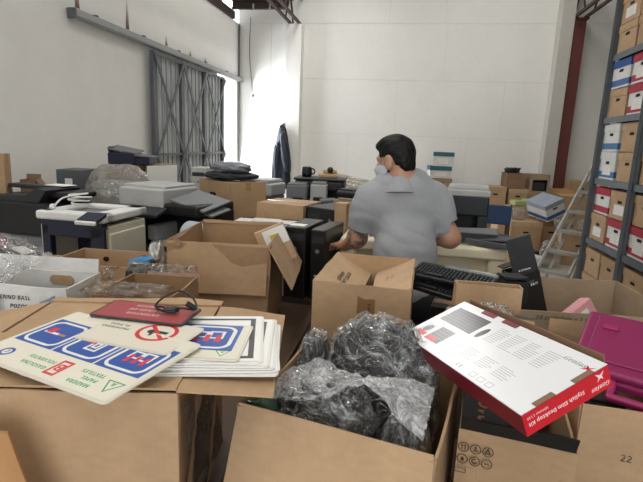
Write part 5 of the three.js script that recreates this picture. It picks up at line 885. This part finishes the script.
  board('cream prohibition sign with a red crossed circle lying on top of the pile', -0.572, y0 + 0.032, -0.965, -0.14, 0.245, 0.155, cream, flip((x, w, h) => {
    const cx = w * 0.36, cy = h * 0.6, r = w * 0.19; x.fillStyle = '#2a2823'; x.fillRect(cx - r * 0.6, cy - r * 0.1, r * 0.8, r * 0.3); x.beginPath(); x.arc(cx + r * 0.3, cy, r * 0.26, 0, 7); x.fill(); x.fillRect(cx + r * 0.1, cy - r * 0.5, r * 0.16, r * 0.5); x.strokeStyle = '#d23038'; x.lineWidth = r * 0.22; x.beginPath(); x.arc(cx, cy, r, 0, 7); x.moveTo(cx - r * 0.7, cy - r * 0.7); x.lineTo(cx + r * 0.7, cy + r * 0.7); x.stroke();
    x.fillStyle = '#2a2823'; x.textAlign = 'center'; x.font = 'bold 30px sans-serif'; x.save(); x.translate(w * 0.82, h * 0.6); x.rotate(0.0); x.fillText('PROHIBIDO', 0, -14); x.fillText('EL PASO', 0, 24); x.restore();
  }, '#e3dccb'), 0.02);
  board('faded red sign board with a black cable lying on it', -0.62, y0 + 0.04, -1.075, -0.02, 0.25, 0.12, edgeDark, (x, w, h) => { x.fillStyle = '#a5474a'; x.fillRect(0, 0, w, h); x.fillStyle = 'rgba(225,205,200,0.8)'; x.font = 'bold 40px sans-serif'; x.textAlign = 'center'; x.translate(w / 2, h / 2); x.rotate(Math.PI); x.fillText('EXTINTOR', 0, -30); x.fillText('EN CASO DE', 0, 30); x.fillText('INCENDIO', 0, 90); }, 0.01);
  const cab = thing('black_cable', 'thin black cable with a plug lying on the faded red sign', 'cable', [-0.555, y0 + 0.048, -1.085], 0); cab.scale.setScalar(0.78);
  obj('cable', tube([[-0.06, 0.006, -0.01], [-0.03, 0.012, 0.005], [0.0, 0.006, 0.005], [0.04, 0.02, 0.02], [0.075, 0.01, -0.01], [0.05, 0.03, -0.05], [0.0, 0.05, -0.06], [-0.05, 0.03, -0.04], [-0.065, 0.008, -0.01], [-0.02, 0.004, 0.02], [0.02, 0.004, 0.02]], 0.0035, 120), P.black, cab);
  obj('plug', rbox(0.05, 0.016, 0.022, 0.0, 0.008, 0.008, 0.006, 0, 0.3), P.black, cab); obj('ferrite', cyl(0.009, 0.009, 0.035, 0.06, 0.02, -0.01, 0.5, 0, 0.9, 12), P.black, cab);
}
tag(obj('torn_cardboard', [move(sheet(0.24, 0.2, 0.005, 0.02, 5, 0.5), -0.72, 0.93, -0.64, -0.1, 0.3, 0.0)], K.orange), 'torn reddish brown card flap in front of the sign carton', 'cardboard');
// ---------------------------------------------------------------- centre carton with wrapped black parcels
{
  const e = { c: [-0.117, 1.08, -0.893], w: 0.437, turn: -0.224 }, d = 0.42, c = carton('foreground_open_carton', 'open brown carton in front heaped with black parcels in clear film', { pos: under(e, d, 0.329), turn: e.turn, w: e.w, d, h: 0.328, mat: K.tan, seed: 67, warp: 0.006, flaps: { f: [164, 0.24, -0.06, K.tan] } });
  const p = c.position, ry = e.turn, toW = (x, y, z) => [p.x + Math.cos(ry) * x + Math.sin(ry) * z, y, p.z - Math.sin(ry) * x + Math.cos(ry) * z];
  const blk = new THREE.MeshPhysicalMaterial({ color: 0x191a1c, roughness: 0.3, clearcoat: 0.5, clearcoatRoughness: 0.15 });
  
  [[-0.06, 0.085, 0.125, 0.185, 0.085, 81, 'black wrapped parcel in the middle of the front open carton'], [0.135, 0.09, 0.055, 0.165, 0.08, 83, 'black wrapped parcel by the right wall of the front open carton'], [0.025, -0.095, 0.14, 0.235, 0.075, 87, 'tall black wrapped parcel at the back of the front open carton'], [-0.16, -0.09, 0.04, 0.2, 0.075, 91, 'black wrapped parcel by the left wall of the front open carton']].forEach(([x, z, a, b, cc, s, l]) => { const g = lump(a, b, cc, s, 0.2, 28), q = thing('black_parcel', l, 'parcel', toW(x, 0.757, z), ry, 'wrapped black parcels'); obj('parcel', g, blk, q); obj('stretch_film', lump(a * 1.05, b * 1.03, cc * 1.05, s, 0.21, 40), film, q); });
  const gl = tag(obj('glass_jar', [new THREE.LatheGeometry([[0, 0], [0.035, 0], [0.038, 0.01], [0.038, 0.09], [0.03, 0.105], [0.028, 0.12], [0.025, 0.12], [0.027, 0.1], [0.034, 0.088], [0.034, 0.012], [0, 0.008]].map(([a, b]) => new THREE.Vector2(a, b)), 24)].map((g) => move(g, ...toW(-0.175, 0.98, 0.12), 0.3, 0, 0.3)), new THREE.MeshPhysicalMaterial({ color: 0xb9d6c8, roughness: 0.1, transmission: 0.9, thickness: 0, side: THREE.DoubleSide })), 'greenish clear plastic bottle in the left front corner of the front open carton', 'bottle');
  const top = (x, z) => 1.09 + 0.05 * Math.sin(x * 9 + 1) + 0.1 * (0.08 - z);
  const fB = obj('clear_film', drape(80, 24, (u, v) => { const x = -0.17 + u * 0.36, z = 0.04 + v * 0.1 + 0.05 * u; return toW(x, top(x, z) + 0.012 + 0.025 * Math.sin(u * 8 + v * 3), z); }, 0.02, 4, 19), filmOf(0xffffff, 0.8, 0.15)); tag(fB, 'bunched whitish film band across the front of the black parcels', 'plastic film');  // whiter film here stands in for stronger highlights on the band
}
// ---------------------------------------------------------------- computer carton and the red and white box
{
  const e = { c: [0.279, 1.05, -0.997], w: 0.239, turn: -0.165 }, d = 0.34, w = e.w, h = 0.299, c = carton('computer_carton', 'brown computer carton with a black printed flap under the red box', { pos: under(e, d, h), turn: e.turn, w, d, h, mat: K.kraft, seed: 71, flaps: { f: [20, 0.042, 0, K.blackCard], l: [-97, 0.1, 0, K.blackCard], b: [10, 0.03] } });
  print('printed_name', 0.2, 0.07, inked(512, 180, (x) => { x.fillStyle = 'rgba(196,152,108,0.95)'; x.font = 'bold 150px sans-serif'; x.fillText('lenovo', 6, 130); }), c.flapOf.l, [0.04, 0.05, 0.0045], [0, 0, 0]);
  print('printed_name', 0.2, 0.08, inked(640, 256, (x) => { x.fillStyle = 'rgba(28,25,23,0.92)'; x.font = 'bold italic 260px sans-serif'; x.textAlign = 'right'; x.fillText('o', 340, 225); x.font = '44px sans-serif'; x.fillText('®', 390, 70); }), c, [0.08, 0.2, d / 2 + 0.0035]);
  print('handling_symbols', 0.085, 0.085, inked(256, 256, (x) => { x.strokeStyle = x.fillStyle = 'rgba(40,32,26,0.9)'; x.lineWidth = 6; for (const [a, b] of [[50, 60], [128, 60], [206, 60], [50, 150], [128, 150], [206, 150]]) { x.beginPath(); x.arc(a, b, 33, 0, 7); x.stroke(); } for (const q of [40, 60]) { x.fillRect(q - 3, 45, 6, 34); x.beginPath(); x.moveTo(q - 9, 52); x.lineTo(q, 38); x.lineTo(q + 9, 52); x.fill(); } x.fillRect(40, 140, 20, 24); x.fillRect(122, 40, 12, 22); x.fillRect(112, 66, 32, 8); x.lineWidth = 8; x.beginPath(); x.arc(128, 150, 16, 0.3, 5.2); x.stroke(); x.beginPath(); x.moveTo(206, 40); x.lineTo(222, 74); x.lineTo(190, 74); x.closePath(); x.stroke(); x.fillRect(190, 146, 32, 8); x.font = '15px sans-serif'; x.fillText('Please recycle', 20, 208); x.lineWidth = 4; x.strokeRect(8, 222, 70, 30); }), c, [-0.08, 0.235, d / 2 + 0.0035]);
  const inner = thing('black_adapter', 'black equipment inside the computer carton below the red box', 'equipment', [c.position.x, 0.757, c.position.z], e.turn); obj('housing', rbox(w - 0.05, 0.2, d - 0.06, 0, 0.1, 0, 0.02), P.black, inner); obj('cover', rbox(w - 0.1, 0.03, 0.12, 0, 0.21, 0.06, 0.01), P.charcoal, inner);
}
{
  const t = thing('keyboard_box', 'flat red and white keyboard box lying tilted on the cartons', 'box', [0.025, 1.173, -1.233]); t.rotation.set(0.387, -1.073, 0.074);
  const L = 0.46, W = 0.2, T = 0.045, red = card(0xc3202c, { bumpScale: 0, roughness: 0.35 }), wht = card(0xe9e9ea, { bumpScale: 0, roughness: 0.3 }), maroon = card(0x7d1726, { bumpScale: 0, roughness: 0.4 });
  obj('body', box(L, T, W, L / 2, -T / 2, -W / 2), red, t);
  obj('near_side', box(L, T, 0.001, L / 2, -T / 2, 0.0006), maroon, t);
  obj('top_panel', box(L, 0.001, W, L / 2, 0.0006, -W / 2), wht, t);
  print('printed_face', L, W, printed(1024, 445, (x, w, h) => {
    x.fillStyle = '#ebecee'; x.fillRect(0, 0, w, h); const k = (a, b, c, d2, f) => { x.fillStyle = f; x.fillRect(a, b, c, d2); };
    k(45, 60, 300, 150, '#3a3b3f'); for (let r = 0; r < 6; r++) for (let q = 0; q < 18; q++) k(52 + q * 16, 68 + r * 23, 13, 18, '#55565b');
    x.fillStyle = '#4a4b4e'; x.beginPath(); x.ellipse(395, 160, 20, 50, 0.1, 0, 7); x.fill();
    k(40, 260, 90, 100, '#c7c9cc'); x.fillStyle = '#55565a'; x.beginPath(); x.ellipse(85, 310, 26, 36, 0.4, 0, 7); x.fill(); k(40, 345, 90, 32, '#d2333e'); k(150, 250, 130, 130, '#47484c'); for (let r = 0; r < 5; r++) for (let q = 0; q < 5; q++) k(156 + q * 25, 256 + r * 25, 19, 18, '#6a6b70'); k(150, 345, 90, 38, '#d2333e');
    x.fillStyle = '#9a9da3'; for (let b = 0; b < 4; b++) for (let r = 0; r < 9; r++) x.fillRect(440 + b * 112, 70 + r * 15, 60 + (r * 37 + b * 23) % 40, 3); for (let b = 0; b < 4; b++) for (let r = 0; r < 6; r++) x.fillRect(320 + b * 130, 280 + r * 14, 70 + (r * 29 + b * 17) % 44, 3);
    x.fillStyle = '#6b6e75'; x.font = 'bold 30px sans-serif'; x.fillText('C E ⊠', 520, 420); for (let i = 0; i < 3; i++) x.strokeRect(640 + i * 60, 396, 36, 28);
    x.save(); x.translate(880, 66); x.fillStyle = '#8d9096'; x.font = 'bold italic 34px serif'; x.fillText('Genius', -20, 10); x.fillStyle = '#d2222e'; x.beginPath(); x.moveTo(96, -14); x.lineTo(116, -2); x.lineTo(134, -18); x.lineTo(122, 6); x.lineTo(138, 24); x.lineTo(112, 12); x.lineTo(88, 24); x.lineTo(104, 4); x.fill(); x.restore();
  }, 0.22), t, [L / 2, 0.0016, -W / 2], [-Math.PI / 2, 0, 0]);
  print('printed_end', W, T, printed(512, 116, (x, w, h) => { x.fillStyle = '#c81f2c'; x.fillRect(0, 0, w, h); x.fillStyle = '#f2dcdc'; x.translate(w, h); x.rotate(Math.PI); x.font = 'bold 34px sans-serif'; x.textAlign = 'right'; x.font = 'bold 29px sans-serif'; x.fillText('Stylish Slim Desktop Kit', 490, 60); x.font = '20px sans-serif'; x.fillText('Slimstar C130', 490, 90); x.font = 'bold italic 32px serif'; x.textAlign = 'left'; x.fillText('Genius', 8, 40); x.beginPath(); x.moveTo(40, 60); x.lineTo(58, 72); x.lineTo(80, 56); x.lineTo(68, 80); x.lineTo(84, 104); x.lineTo(56, 90); x.lineTo(28, 104); x.lineTo(46, 80); x.fill(); }, 0.35), t, [L + 0.0008, -T / 2, -W / 2], [0, Math.PI / 2, 0]);
  for (const z of [-0.055, -0.145]) obj('tuck_tab', box(0.012, 0.0012, 0.045, L - 0.004, 0.0024, z), K.brown, t);
  obj('side_flap', move(sheet(L - 0.03, 0.03, 0.002, 0.002, 5), L / 2, -0.022, -W - 0.004, -0.3), K.brown, t);
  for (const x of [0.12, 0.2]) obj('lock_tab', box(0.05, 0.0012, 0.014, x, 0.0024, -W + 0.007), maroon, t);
  const jp = [0.285, 1.204, -1.422]; tag(obj('crumpled_plastic', move(lump(0.05, 0.03, 0.035, 97, 0.35, 20), jp[0], jp[1] - 0.045, jp[2]), cloudyFilm), 'crumpled clear plastic between red box and tan carton', 'plastic');
  carton('grey_carton', 'dark grey carton behind the red and white box', { pos: [[0.29, 1.157, -1.475][0], 0.751, [0.29, 1.157, -1.475][2] - 0.02], turn: -0.25, w: 0.26, d: 0.12, h: [0.29, 1.157, -1.475][1] - 0.76, mat: card(0x55504b), taped: true });
}
renderer.render(scene, camera);
